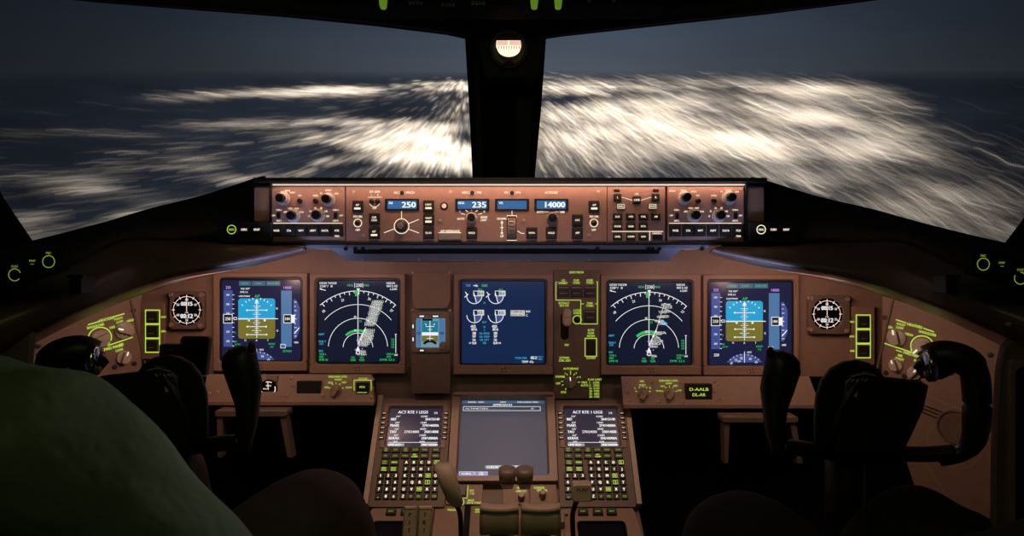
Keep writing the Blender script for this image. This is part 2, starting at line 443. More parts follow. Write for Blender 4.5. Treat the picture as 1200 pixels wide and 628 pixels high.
I = .7*acc+.3*blur(acc, 2)
glow = blur(D, 3)
I = I*.22 + .11*glow**1.6 + blur(acc, 10)*.03
I = I/(1+.18*I)
base = np.array([.022, .028, .042])
vig = np.clip(.28+.75*np.exp(-((X-600)/430.)**2)+.25*(X > 900)*np.exp(-((X-900)/160.)**2), .2, 1)
colr = np.stack([np.full_like(I, 1.0), .77+.09*tint, .50+.26*tint], -1)
C3 = base[None, None]*(.55+1.0*vnoise(160, 26, 9, 4))[..., None]*vig[..., None] + I[..., None]*colr
_d = np.sqrt(1+((X-CX)/FPX)**2+((CY-Y)/FPX)**2); dirx = ((X-CX)/FPX)/_d
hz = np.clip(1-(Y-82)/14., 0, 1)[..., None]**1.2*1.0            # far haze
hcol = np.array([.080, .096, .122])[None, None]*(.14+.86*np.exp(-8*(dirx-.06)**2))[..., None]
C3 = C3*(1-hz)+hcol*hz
dirs = np.array(RT)[None, None]*((X-CX)/FPX)[..., None] + np.array(UP)[None, None]*((CY-Y)/FPX)[..., None] + np.array(FW)[None, None]
tt = -(H+1.25)/dirs[..., 2]; G = np.array(CAM)[None, None]+dirs*tt[..., None]; G[..., 2] = -H
me = bpy.data.meshes.new('ground')
ii = np.arange(NX*NY).reshape(NY, NX)
faces = np.stack([ii[:-1, :-1], ii[1:, :-1], ii[1:, 1:], ii[:-1, 1:]], -1).reshape(-1, 4)
me.vertices.add(NX*NY); me.vertices.foreach_set('co', G.reshape(-1).astype(np.float32))
me.loops.add(faces.size); me.loops.foreach_set('vertex_index', faces.ravel().astype(np.int32))
me.polygons.add(len(faces)); me.polygons.foreach_set('loop_start', np.arange(0, faces.size, 4, dtype=np.int32))
me.update(calc_edges=True)
ca = me.color_attributes.new('city_lights', 'FLOAT_COLOR', 'POINT')
ca.data.foreach_set('color', np.concatenate([C3, np.ones_like(C3[..., :1])], -1).astype(np.float32).ravel())
gmt = bpy.data.materials.new('night_city'); gmt.use_nodes = True; nt = gmt.node_tree; nt.nodes.clear()
o_ = nt.nodes.new('ShaderNodeOutputMaterial'); e_ = nt.nodes.new('ShaderNodeEmission'); a_ = nt.nodes.new('ShaderNodeVertexColor'); a_.layer_name = 'city_lights'
nt.links.new(a_.outputs[0], e_.inputs[0]); nt.links.new(e_.outputs[0], o_.inputs[0]); e_.inputs[1].default_value = 1.0
me.materials.append(gmt)
go = bpy.data.objects.new('ground', me); link(go); go['kind'] = 'structure'

# sky
w = bpy.data.worlds.new('night_sky'); SC.world = w; w.use_nodes = True; nt = w.node_tree; nt.nodes.clear()
out = nt.nodes.new('ShaderNodeOutputWorld'); bg = nt.nodes.new('ShaderNodeBackground'); tc = nt.nodes.new('ShaderNodeTexCoord'); sp = nt.nodes.new('ShaderNodeSeparateXYZ')
nt.links.new(tc.outputs['Generated'], sp.inputs[0])
def math_(op, a, b=None):
    m = nt.nodes.new('ShaderNodeMath'); m.operation = op
    for i, v in enumerate((a, b)):
        if v is None: continue
        if isinstance(v, (int, float)): m.inputs[i].default_value = v
        else: nt.links.new(v, m.inputs[i])
    return m.outputs[0]
rmp = nt.nodes.new('ShaderNodeValToRGB'); cr = rmp.color_ramp
for pos, c in ((0, (80, 87, 98)), (.05, (70, 80, 95)), (.14, (54, 65, 84)), (.30, (32, 41, 58)), (1, (10, 13, 20))):
    el = cr.elements.new(pos) if pos not in (0, 1) else cr.elements[0 if pos == 0 else -1]
    el.color = (*srgb(c), 1)
nt.links.new(math_('MAXIMUM', sp.outputs[2], 0), rmp.inputs[0])
q = math_('SUBTRACT', sp.outputs[0], .06); q = math_('MULTIPLY', q, q); q = math_('MULTIPLY', q, -8.0); q = math_('EXPONENT', q); q = math_('MULTIPLY_ADD', q, .86) if False else math_('ADD', math_('MULTIPLY', q, .86), .14)
nn = nt.nodes.new('ShaderNodeTexNoise'); nn.inputs['Scale'].default_value = 3; nn.inputs['Detail'].default_value = 3
mp = nt.nodes.new('ShaderNodeMapping'); mp.inputs['Scale'].default_value = (1, 1, 5); nt.links.new(tc.outputs['Generated'], mp.inputs[0]); nt.links.new(mp.outputs[0], nn.inputs['Vector'])
q = math_('MULTIPLY', q, math_('ADD', math_('MULTIPLY', nn.outputs['Fac'], .5), .75))
nt.links.new(rmp.outputs[0], bg.inputs[0]); nt.links.new(q, bg.inputs[1]); nt.links.new(bg.outputs[0], out.inputs[0])

# ================================================================== GLARESHIELD CONTROL PANELS
S1 = 1.25/FPX
def plate(t, x0, y0, x1, y1, z0=-30, z1=0, mat='mcp_brown', r=.6, name='faceplate', ch=.6):
    return t.part(name, mat, t.mb().box(x0, y0, x1, y1, z0, z1, r, ch))
def white(t, fn, mat='light_white', name='lettering', parent=None):
    m = t.mb(); fn(m); return t.part(name, mat, m, parent)

# --- EFIS control panels
def efis(side):
    lf = side == 'captain'
    X0 = 318.5 if lf else 782; W = 86 if lf else 90
    t = Thing('display_control_panel', 'brown panel with four pale knobs at the %s of the glareshield row' % ('left end' if lf else 'right end'), 'control panel', MCPF, X0+W/2, 251, S1, 'display control panels on the glareshield')
    plate(t, X0+.3, 219, X0+W-.3, 283)
    if lf: kb = [(332, 233, 8.5), (385, 234, 8.5)]; sm = [(351.5, 235.5), (370, 235.5)]; lk = [(344, 253), (373, 252.5)]; tg = [(327, 252.5), (393.5, 252.5)]; bx = [325, 339.5, 353.5, 367.5, 381.5, 395.5]
    else: kb = [(802, 232, 8.5), (854, 232, 8.5)]; sm = [(818, 235.5), (836.5, 235.5)]; lk = [(813, 252.5), (842, 252.5)]; tg = [(793, 253), (861.5, 253)]; bx = [791, 806, 820, 835, 850, 864.5]
    for i, (x, y, r) in enumerate(kb):
        t.knob(x, y, r*.92, 11, 'knob_pale', cap=(5.2, 12, 'plastic_black'), name='double_knob')
    for x, y in sm: t.knob(x, y, 3, 6, 'plastic_black', name='small_knob', flute=False)
    for i, (x, y) in enumerate(lk):
        t.knob(x, y, 7.8, 9, 'knob_pale', cap=(5.4, 10, 'plastic_black'), name='selector_knob')
    for x, y in tg:
        t.part('rocker_switch', 'plastic_black', t.mb().box(x-1.8, y-3.5, x+1.8, y+3.5, 0, 5, .6))
    for i, x in enumerate(bx):
        t.button(x, 270.3, 12.4, 12.4, [['WXR', 'STA', 'WPT', 'ARPT', 'DATA', 'POS'][i]], z=4, leg='light_white', th=2.4, bar=False)
    def f(m):
        m.line(X0+2, 261.5, X0+W-3, 261.5, .7, .4)
        a, b = kb
        s_ = -1 if lf else 1
        m.text('RADIO', a[0]+s_*-7+(-6 if lf else -7), a[1]-8.3, 2, .4); m.text('MINS', a[0]+3*-s_+2, 223.3, 2.1, .4); m.text('BARO', a[0]+11, a[1]-7.5, 2, .4)
        m.text('BARO', b[0], 223, 2.1, .4); m.text('IN', b[0]-8.5, b[1]-7.5, 2, .4); m.text('HPA', b[0]+9.5, b[1]-7.2, 2, .4)
        m.text('FPV', sm[0][0], 229.3, 2.1, .4); m.text('MTRS', sm[1][0], 229.3, 2.1, .4)
        c, d = lk
        for (x, y), names in (((c), ['APP', 'VOR', 'MAP', 'PLN']), ((d), ['10', '20', '40', '80', '160', '320'])):
            n = len(names)
            for k, nm in enumerate(names):
                a_ = math.radians(150-120*k/(n-1)) if n == 4 else math.radians(185-190*k/(n-1))
                m.text(nm, x+11*math.cos(a_), y-9.2*math.sin(a_), 2.0, .4)
        m.text('VOR L', tg[0][0], 246, 1.9, .4); m.text('OFF', tg[0][0]-6.3, 252.5, 1.9, .4); m.text('ADF L', tg[0][0], 258.6, 1.9, .4)
        m.text('VOR R', tg[1][0], 246, 1.9, .4); m.text('OFF', tg[1][0]+6.2, 252.5, 1.9, .4); m.text('ADF R', tg[1][0], 258.6, 1.9, .4)
        m.text('TERR', bx[5], 276.8, 2.1, 4.4)
    white(t, f)
    for x, y in ((X0+4, 222), (X0+W-4, 222)): t.screw(x, y, 1.1)
    return t
efis('captain'); efis('first officer')

# --- mode control panel
t = Thing('mode_control_panel', 'long brown autopilot panel with four blue number windows in the glareshield centre', 'control panel', MCPF, 558.5, 251, S1)
plate(t, 405.3, 219, 711.3, 283)
for x, y in ((415, 225.3), (425.5, 276.3), (528, 225.3), (515.5, 258.5), (613.5, 258.5), (701, 225.3), (690.3, 276)): t.screw(x, y, 2.3)
for x, y, tx, b in ((419.5, 242, ['A/P'], 1), (439, 256.5, ['CLB', 'CON'], 0), (439, 273, ['A/T'], 1), (502.5, 241.5, ['LNAV'], 1), (502.5, 257.3, ['VNAV'], 1), (502.5, 273, ['FLCH'], 0), (553, 273, ['HOLD'], 0), (623, 273, ['VS/FPA'], 0), (646, 273, ['HOLD'], 0), (676.5, 258, ['LOC'], 0), (676.5, 273, ['APP'], 0), (696, 242, ['A/P'], 1)):
    t.button(x, y, 11.5, 12.2, tx, z=5, leg='light_white', th=2.3 if len(tx[0]) < 5 else 2.0, bar=bool(b))
for x, y in ((419.3, 261.3), (696, 261.3)): t.toggle(x, y, 2.4, 9, 'plastic_black')
for x in (435.7, 443): t.toggle(x, 236, 2.6, 13, 'button_black')
for k, (x, a, b) in enumerate(((471.2, 'IAS', '250'), (553.5, 'HDG', '235'), (600, 'V/S', ''), (646, '', '14000'))):
    w_ = 20
    fr = t.part('number_window', 'plastic_black', t.mb().frame((x-w_, 233, x+w_, 246.3), (x-w_+3, 235, x+w_-3, 244.5), 0, 2.5, .8, .5, .6, zin=.6))
    t.part('display', 'lcd_blue', t.mb().rect(x-w_+2.5, 234.6, x+w_-2.5, 244.9, .5), fr)
    m = t.mb()
    if a: m.text(a, x-w_+7, 237.8, 2.8, .8)
    if b: m.text(b, x+w_-4, 239.8, 6.6, .8, w=(16 if len(b) == 3 else 23), al='r', bold=.05)
    t.part('digits', 'lcd_digit', m, fr)
for x in (471.2, 553.5, 600): t.knob(x, 225.6, 2.1, 4, 'plastic_black', name='small_knob', flute=False)
t.knob(470.6, 265, 6.2, 15, 'plastic_black', name='speed_knob', cap=(4, 2, 'knob_brown'))
t.knob(552.7, 255.3, 6.4, 7, 'knob_pale', name='heading_knob', cap=(4.6, 9, 'plastic_black'))
t.knob(647, 255.5, 6.6, 12, 'knob_brown', name='altitude_knob', cap=(5, 3, 'plastic_black'))
# thumbwheel
m = t.mb()
n = 16
rows = []
for k in range(n+1):
    a = math.radians(-80+160*k/n); y = 267-12.5*math.sin(a)*1.0; z = -6+15*math.cos(a)
    rows.append([(594.8, y, z*.7), (596.3, y, z), (602.7, y, z), (604.2, y, z*.7)])
for a, b in zip(rows, rows[1:]):
    va = [m.bm.verts.new(m.L(*p)) for p in a]; vb = [m.bm.verts.new(m.L(*p)) for p in b]
    for i in range(3): m.bm.faces.new((va[i], va[i+1], vb[i+1], vb[i]))
for k in range(1, n, 2):
    a = math.radians(-80+160*k/n); y = 267-12.5*math.sin(a); z = -5.4+15*math.cos(a)
    m.box(596, y-.35, 603, y+.35, z-1, z+1.2, 0, .2)
t.part('thumbwheel', 'knob_brown', m)
t.part('wheel_slot', 'plastic_black', t.mb().frame((593.8, 253.6, 605.2, 280.6), (594.6, 254.4, 604.4, 279.8), 0, .9, .3, .2, .1))
t.knob(520.5, 241.3, 3.2, 2, 'lamp_pink', name='indicator_lamp', flute=False)
t.part('lamp_collar', 'plastic_black', t.mb().cyl(520.5, 241.3, [(4.6, 0), (4.6, 1), (4.2, 1.2)], 20))
t.part('disengage_bar', 'knob_brown', t.mb().box(514, 273.5, 541, 281, 0, 7, .6, .8))
def f(m):
    z = .4
    m.text('A/T ARM', 439, 224.6, 2.6, z); m.text('L', 435.5, 228.6, 2, z); m.text('R', 443, 228.6, 2, z); m.text('OFF', 439, 244, 2.4, z)
    m.outline(431.5, 231, 447.3, 231.1, .5, z); m.ring(439, 236.5, 6, .6, z, 200, 340)
    for x, a, b, c in ((471.2, 'IAS', 'MACH', 1), (553.5, 'HDG', 'TRK', 1), (600, 'V/S', 'FPA', 1)):
        m.text(a+' (', x-3, 225.6, 2.7, z, al='r'); m.text(') '+b, x+3, 225.6, 2.7, z, al='l')
    m.text('ALTITUDE', 646, 225.6, 2.7, z)
    for x in (419.3, 696): m.text('F/D ON', x, 253.7, 2.5, z); m.text('OFF', x, 269.3, 2.5, z); m.ring(x, 261.3, 4.6, .8, z)
    m.ring(470.6, 265, 8.6, .8, z); m.line(470.6, 247.5, 470.6, 256.3, .7, z); m.line(479, 262, 491, 257, .7, z); m.line(479, 268.6, 491, 273, .7, z); m.line(462.5, 268, 450, 272.8, .7, z)
    m.text('A/P DISENGAGE', 527.5, 270.8, 2.6, z); m.line(514, 272.8, 541, 272.8, .6, 7.2)
    for a in (30, 60, 90, 120, 150):
        a = math.radians(a); m.line(552.7+9*math.cos(a), 255.3-8.2*math.sin(a), 552.7+13*math.cos(a)*1.1, 255.3-10.5*math.sin(a), .7, z)
    m.text('5', 539, 248, 2, z); m.text('25', 567.5, 248, 2, z); m.text('AUTO', 540, 256.3, 2.5, z); m.text('BANK', 567.5, 254.4, 2.5, z); m.text('LIMIT', 567, 257.9, 2.5, z)
    m.text('DOWN', 588, 256.3, 2.6, z); m.text('UP', 588.3, 276.8, 2.6, z); m.line(588.2, 260, 588.2, 274, .7, z); m.line(586, 266.7, 590.4, 266.7, .6, z)
    m.flat([(586.4, 261.5), (590, 261.5), (588.2, 258.5)], z); m.flat([(586.4, 272.5), (590, 272.5), (588.2, 275)], z)
    m.line(600, 247, 600, 252, .7, z); m.line(594, 252.7, 605.6, 252.7, .7, z); m.line(594.3, 252.7, 594.3, 255, .7, z); m.line(605.3, 252.7, 605.3, 255, .7, z)
    m.line(594, 281.6, 605.6, 281.6, .7, z); m.line(606.5, 270.5, 611, 273.5, .7, z); m.line(611, 273.5, 614.5, 273.5, .7, z)
    m.text('AUTO', 633, 248.5, 2.4, z); m.text('1000', 659, 248.5, 2.4, z); m.line(637.5, 248.3, 643, 248.3, .5, z); m.line(650, 248.3, 655, 248.3, .5, z)
white(t, f)

# --- display select panel
t = Thing('display_select_panel', 'small brown display select panel full of black push buttons beside the autopilot panel', 'control panel', MCPF, 746, 251, S1)
plate(t, 712, 219, 779.5, 283)
for x, y, tx in ((723.5, 231.5, 'L'), (746, 234.5, 'LWR'), (768, 231.5, 'R')):
    b = t.button(x, y, 8, 7.6, [tx], z=4, leg='light_white', th=2.6)
for x, tx in ((727.3, 'ENG'), (764.3, 'STAT')):
    b = t.button(x, 242, 8.5, 5.6, [tx], z=4, leg='light_white', th=2.4)
    white(t, lambda m: m.outline(x-4, 239.6, x+4, 244.4, .5, 4.3), name='legend', parent=b)
for y, names in ((254, ['ELEC', 'HYD', 'FUEL', 'AIR']), (265.3, ['DOOR', 'GEAR', 'FCTL']), (277.3, ['CHKL', 'COMM', 'NAV'])):
    for x, nm in zip((723.5, 739, 753.7, 768.3), names):
        t.button(x, y, 9.5, 7, [nm], z=4, leg='light_white', th=2.1)
t.part('cancel_switch', 'plastic_black', t.mb().box(764.5, 274.5, 776, 281, 0, 3, .5))
for x in (722.5, 768.5): t.part('cap', 'plastic_black', t.mb().box(x-3.5, 221.8, x+3.5, 224.2, 0, 2, .3))
def f(m):
    z = .4
    m.text('UPR', 746, 227.3, 2.1, z); m.line(728.5, 231, 741, 234.7, .6, z); m.line(751, 234.7, 763, 231, .6, z); m.line(717, 271.2, 777, 271.2, .7, z); m.line(761.4, 271.2, 761.4, 281.8, .7, z)
    m.text('CANC/RCL', 769.5, 273.5, 2.0, 3.3, w=11)
white(t, f)

# ================================================================== GLARESHIELD
gs = Thing('glareshield', 'black padded glareshield with brown moulded wings sweeping down to both sides', 'glareshield', MCPF, CX, CY, S1)
m = gs.mb()
m.box(297, 208.5, 898, 214.5, -520, 6, 2, 1.5)
gs.part('hood', 'leather_black', m)
gs.part('bottom_rail', 'plastic_black', gs.mb().box(317, 283, 875, 286.8, -60, 4, .6, 1))
gs.part('flood_light', 'light_strip', gs.mb().box(319, 215.6, 873, 217.0, -4, -1, .3, .3))
gs.part('rail', 'plastic_black', gs.mb().box(297, 217.2, 895, 219, -30, -.5, .1, .3))
for x0, x1 in ((296, 316.5), (875.5, 897)):
    gs.part('end_panel', 'panel_brown', gs.mb().box(x0, 218.5, x1, 259.5, -40, -6, 1, 1))
gs.part('side_frame', 'plastic_black', gs.mb().box(315.8, 214, 318.3, 286, -40, 1, .2, .5)); gs.part('side_frame', 'plastic_black', gs.mb().box(873, 214, 875.6, 286, -40, 1, .2, .5))
gs.part('core', 'matte_black', gs.mb().box(299, 214, 895, 284, -200, -34, .5, .5))
# underside tray with screws
m = gs.mb()
m.loft([[(x, y, z) for x, y, z in lp] for lp in ([(358, 287, -4), (832, 287, -4), (832, 287.6, -250), (358, 287.6, -250)], [(358, 290.5, -2), (832, 290.5, -2), (832, 291, -250), (358, 291, -250)])])
gs.part('lip', 'rail_grey', m)
m = gs.mb()
m.loft([[(383, 290.6, -12), (802, 290.6, -12), (802, 290.6, -230), (383, 290.6, -230)], [(398, 302, -32), (791, 302, -32), (788, 302, -230), (401, 302, -230)], [(399, 305.5, -36), (790, 305.5, -36), (788, 305.5, -230), (401, 305.5, -230)]])
tray = gs.part('tray', 'rail_grey', m)
m = gs.mb(); m.box(412, 291.5, 775, 297.2, -30, -14, 1.5, 1); m.box(445, 291.2, 690, 295, -26, -11, 1.5, 1)
gs.part('recess', 'matte_black', m, tray)
for x in (419, 488, 558, 621, 693, 766): gs.part('screw', 'screw_metal', gs.mb().cyl(x, 304, [(1.6, -36), (1.6, -33.5), (.9, -33)], 10), tray)
for x in (339, 356, 405, 416, 425, 700, 760, 765, 773, 823, 840): gs.part('stud', 'matte_black', gs.mb().cyl(x, 291.5, [(2.2, -6), (2.2, 1), (1.5, 2)], 10))

Tt = [(310, 209, 1.40), (300, 210, 1.39), (240, 230, 1.32), (180, 245, 1.22), (120, 263, 1.10), (35, 285, 1.00), (-60, 305, .92)]
Ft = [(330, 284.5, 1.33), (318, 285, 1.33), (255, 283.5, 1.29), (192, 282, 1.20), (138, 283, 1.10), (62, 322, .99), (-60, 368, .90)]
Ct = [(345, 287.5, 1.25), (330, 288.5, 1.245), (258, 292, 1.19), (196, 299, 1.125), (146, 312, 1.065), (70, 350, .96), (-60, 402, .87)]
Ht = [(352, 289.5, 1.235), (338, 293, 1.23), (262, 301, 1.18), (203, 310, 1.13), (150, 323, 1.075), (74, 357, .97), (-60, 418, .88)]
Lt = [(357, 291, 1.225), (345, 294.5, 1.22), (280, 308.5, 1.17), (220, 319, 1.13), (160, 335, 1.08), (80, 368, .98), (-60, 436, .89)]
Bt = [(360, 294, 1.33), (348, 297.5, 1.33), (283, 313, 1.33), (222, 326, 1.32), (164, 344, 1.28), (85, 377, 1.17), (-60, 452, 1.02)]
def mir(p):
    x, y, d = p; return (1191+23*(1-min(max(x, -60), 318)/318.)-x, y+1.5, d)
def grid(name, rows, mat, parent, th=.006, mirror=False, sub=2):
    bm = bmesh.new(); R = []
    for r in rows:
        r = catmull(r, 4)
        R.append([bm.verts.new(P(*(mir(p) if mirror else p))) for p in r])
    for a, b in zip(R, R[1:]):
        for i in range(len(a)-1): bm.faces.new((a[i], a[i+1], b[i+1], b[i]))
    o = finish(bm, name, mat, None, smooth='all')
    o.parent = parent; o.matrix_parent_inverse = parent.matrix_world.inverted()
    md = o.modifiers.new('sub', 'SUBSURF'); md.levels = sub; md.render_levels = sub
    md = o.modifiers.new('th', 'SOLIDIFY'); md.thickness = th; md.offset = 0
    return o
for mi in (False, True):
    grid('wing_cover', [Tt, [tuple((a+b)/2+c for a, b, c in zip(p, q, (0, 0, -.015))) for p, q in zip(Tt, Ft)], Ft], 'leather_black', gs.e, mirror=mi)
    T2 = [(p[0]+2, p[1]-1, p[2]+.55) for p in Tt]
    grid('wing_top', [T2, Tt], 'leather_black', gs.e, mirror=mi)
    grid('wing_fairing', [Ft, Ct, Ht, Lt, [(p[0]+1, p[1]+1.5, p[2]+.03) for p in Lt], Bt], 'shield_brown', gs.e, mirror=mi)
# end switch boxes
for sd, x0, x1, lab, nm in ((0, 256.5, 318, 'dark oblong switch box with a glowing ring at the left end of the glareshield', ['HDG', 'CHRO', 'R/DAY']), (1, 878, 935, 'dark oblong switch box with a glowing ring at the right end of the glareshield', ['HDG', 'CHRO', 'R/DAY'])):
    t = Thing('glareshield_switch_box', lab, 'switch box', FP(1.24), (x0+x1)/2, 271, 1.24/FPX, 'switch boxes at the glareshield ends')
    t.part('housing', 'button_black', t.mb().box(x0, 260, x1, 283.5, -50, 0, 1.5, 1.2))
    rx = x0+15.5 if sd == 0 else x0+13.5
    for x in (rx, rx+14.5, rx+29.5):
        b = t.part('push_button', 'plastic_black', t.mb().box(x-5.5, 264, x+5.5, 276, 0, 2, 1))
        i = [rx, rx+14.5, rx+29.5].index(x)
        m = t.mb().text(nm[i], x, 269, 2.6, 2.3, w=(7 if i else 6))
        if i == 0: m.ring(x, 269, 5, .9, 2.3)
        t.part('legend', 'light_green' if sd == 0 and i == 0 else 'light_white', m, b)
# ================================================================== MAIN INSTRUMENT PANEL
S2 = 1.5/FPX
mp = Thing('instrument_panel', 'brown main instrument panel carrying the row of square screens', 'instrument panel', FP(1.515), CX, CY, 1.515/FPX)
pts = [(300, 262), (896, 262), (940, 290), (985, 318), (1038, 345), (1036, 400), (1034, 441), (160, 441), (163, 400), (164, 335), (215, 310), (260, 285)]
mp.part('base_plate', 'panel_brown', mp.mb().poly(pts, -12, 0))
m = mp.mb(); m.box(478, 430, 705, 470, -10, 1, 1); m.box(440, 436, 480, 472, -10, 1, 1); m.box(704, 438, 742, 474, -10, 1, 1)
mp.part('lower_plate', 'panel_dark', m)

def pfd(t, sc, dx, dy, right):
    def g(mat, name='symbols'):
        m = t.mb(); m.ox = 0
        return m
    X = lambda x: x+dx
    Yy = lambda y: y+dy
    def put(mat, fn, name):
        m = t.mb(); fn(m); t.part(name, mat, m, sc)
    z1, z2, z3 = -2.6, -2.45, -2.3
    def f(m):
        for a, b in ((279.5, 293.5), (294.3, 310.7), (311.5, 328)): m.rect(X(a), Yy(329.3), X(b), Yy(334.8), z1)
    put('scr_box', f, 'mode_boxes')
    put('scr_tape', lambda m: m.rect(X(261.5), Yy(340), X(272), Yy(406.3), z1), 'speed_tape')
    put('scr_tape', lambda m: m.flat([(X(343.4), Yy(351)), (X(346.5), Yy(351)), (X(350.8), Yy(360)), (X(350.8), Yy(387)), (X(346.5), Yy(397)), (X(343.4), Yy(397))], z1), 'climb_scale')
    put('scr_tape', lambda m: m.flat([(X(300.4+26.5*math.cos(math.radians(a))), Yy(438-26.5*math.sin(math.radians(a)))) for a in range(142, 37, -4)], z1), 'compass_rose')
    put('scr_alt', lambda m: m.rect(X(329), Yy(340.5), X(341.5), Yy(406.5), z1), 'altitude_tape')
    put('scr_sky', lambda m: m.flat([(X(x), Yy(y)) for x, y in [(278.6, 373.5), (278.6, 353)] + [(282-3.4*math.cos(math.radians(a)), 353-3.4*math.sin(math.radians(a))) for a in (20, 45, 70, 90)] + [(318.6+3.4*math.cos(math.radians(a)), 353-3.4*math.sin(math.radians(a))) for a in (90, 70, 45, 20)] + [(322, 353), (322, 373.5)]], z1), 'sky')
    put('scr_earth', lambda m: m.flat([(X(x), Yy(y)) for x, y in [(278.6, 373.5), (278.6, 393.6)] + [(282-3.4*math.cos(math.radians(a)), 393.6+3.4*math.sin(math.radians(a))) for a in (20, 45, 70, 90)] + [(318.6+3.4*math.cos(math.radians(a)), 393.6+3.4*math.sin(math.radians(a))) for a in (90, 70, 45, 20)] + [(322, 393.6), (322, 373.5)]], z1), 'earth')
    def f(m):
        m.rect(X(261.8), Yy(368.8), X(271.2), Yy(378.2), z3-.05); m.rect(X(332.6), Yy(369.2), X(340.5), Yy(378), z3-.05)
        m.rect(X(290.2), Yy(373.2), X(291.6), Yy(376), z3)
    put('scr_black', f, 'value_boxes')
    def f(m):
        c = 300.4
        m.rect(X(278.6), Yy(373), X(322), Yy(374), z2); m.rect(X(300), Yy(352.5), X(300.8), Yy(396), z2)
        for y, w in ((363.5, 11.5), (382.8, 11), (392.2, 11.5)):
            m.line(X(c-w), Yy(y), X(c+w), Yy(y), .8, z2); m.disc(X(c-w), Yy(y), 1.1, z2+.02, 8); m.disc(X(c+w), Yy(y), 1.1, z2+.02, 8)
        for y, w in ((358.8, 4.5), (368.3, 4.5), (378.3, 4.5), (387.5, 5.5), (355.5, 2.5), (361, 2.5), (366, 2.5), (371, 2.5), (376, 2.5), (380.5, 2.5), (385, 2.5), (389.8, 2.5)): m.line(X(c-w), Yy(y), X(c+w), Yy(y), .6, z2)
        m.rect(X(278.6), Yy(373.1), X(291.5), Yy(374.4), z3); m.rect(X(309), Yy(373.1), X(325.3), Yy(374), z3)
        m.rect(X(290), Yy(374.2), X(292.3), Yy(376.6), z3); m.rect(X(308.6), Yy(374.2), X(310.9), Yy(376.6), z3)
        m.flat([(X(c), Yy(350)), (X(c-2.4), Yy(354.5)), (X(c+2.4), Yy(354.5))], z3)
        for a in (40, 55, 66, 78, 102, 114, 125, 140):
            a = math.radians(a); m.line(X(c+21*math.cos(a)), Yy(371.5-20.5*math.sin(a)), X(c+23.2*math.cos(a)), Yy(371.5-22.8*math.sin(a)), .9, z2)
        for y, s in ((345.5, '300'), (356.5, '280'), (367, '260'), (388.7, '220'), (399.8, '200')): m.text(s, X(266.5), Yy(y), 2.2, z2)
        for i in range(12): m.line(X(271.5), Yy(345.5+i*5.45), X(274), Yy(345.5+i*5.45), .6, z2)
        m.outline(X(261.4), Yy(368.4), X(271.6), Yy(378.6), .7, z3); m.text('250', X(266.5), Yy(373.5), 3.6, z3); m.outline(X(273.5), Yy(372), X(277), Yy(374.6), .6, z3)
        m.text('.520', X(267.3), Yy(413), 3.2, z2)
        m.rect(X(340.5), Yy(369), X(345.2), Yy(378.4), z3); m.outline(X(332.2), Yy(368.8), X(341), Yy(378.4), .7, z3); m.text('184', X(336.5), Yy(373.6), 3.4, z3)
        m.text('TAK /097°', X(287), Yy(338.3), 2.1, z2); m.text('DME 6.2', X(285.5), Yy(342.2), 2.1, z2); m.text('LNAV/VNAV', X(286), Yy(347), 2, z2)
        for i, y in enumerate((354, 359, 364, 369, 373.7, 379, 384, 389, 394)): m.line(X(344.4), Yy(y), X(346.3 if i % 2 else 347.3), Yy(y), .7, z2)
        m.line(X(344.5), Yy(391), X(350.3), Yy(384), 1.1, z3); m.text('1800', X(346.8), Yy(401.3), 2.2, z2)
        m.outline(X(328.5), Yy(403.5), X(334), Yy(407.8), .6, z3)
        for x in (287, 300.2, 313.5): m.text({287: 'H', 300.2: 'A', 313.5: 'T'}[x], X(x), Yy(398.8), 2.2, z2)
        m.text('N', X(324), Yy(361.5), 2.4, z2); m.text('G', X(324.5), Yy(387.5), 2.4, z2)
        for i, a in enumerate(range(50, 131, 10)):
            a = math.radians(a); m.line(X(c+24.6*math.cos(a)), Yy(438-24.6*math.sin(a)), X(c+26.3*math.cos(a)), Yy(438-26.3*math.sin(a)), .6, z2)
        for s, a in (('21', 118), ('24', 72), ('22', 100), ('27', 50), ('19', 135)):
            a = math.radians(a); m.text(s, X(c+21.5*math.cos(a)), Yy(438-21.5*math.sin(a)), 2.6, z2, rot=a-PI/2)
        m.line(X(c), Yy(409), X(c), Yy(422), .7, z3); m.text('235', X(294), Yy(420.5), 2, z3); m.text('HDG', X(306), Yy(409.8), 2, z3)
    put('scr_white', f, 'white_symbols')
    def f(m):
        m.text('HOLD', X(286.5), Yy(332), 2.4, z2); m.text('LNAV', X(302.5), Yy(332), 2.4, z2); m.text('VNAV SPD', X(319.7), Yy(332), 2.4, z2)
        m.text('A/P', X(301), Yy(347), 3.4, z2); m.text('REF', X(275.5), Yy(400.5), 1.9, z2); m.text('167 KT', X(278), Yy(403.5), 1.9, z2); m.text('29.92IN', X(336), Yy(411.5), 2.6, z2)
        m.text('RADIO', X(318), Yy(403), 2.1, z2); m.text('212', X(318), Yy(406.5), 2.1, z2); m.text('F', X(275.3), Yy(390), 2.2, z2)
    put('scr_green', f, 'green_symbols')
    put('scr_magenta', lambda m: (m.text('250', X(266.8), Yy(336.8), 3.2, z2), m.text('14000', X(336.5), Yy(337), 3.2, z2), m.line(X(c_ := 300.4), Yy(423-6), X(c_), Yy(421.5), .5, z2)), 'magenta_symbols')

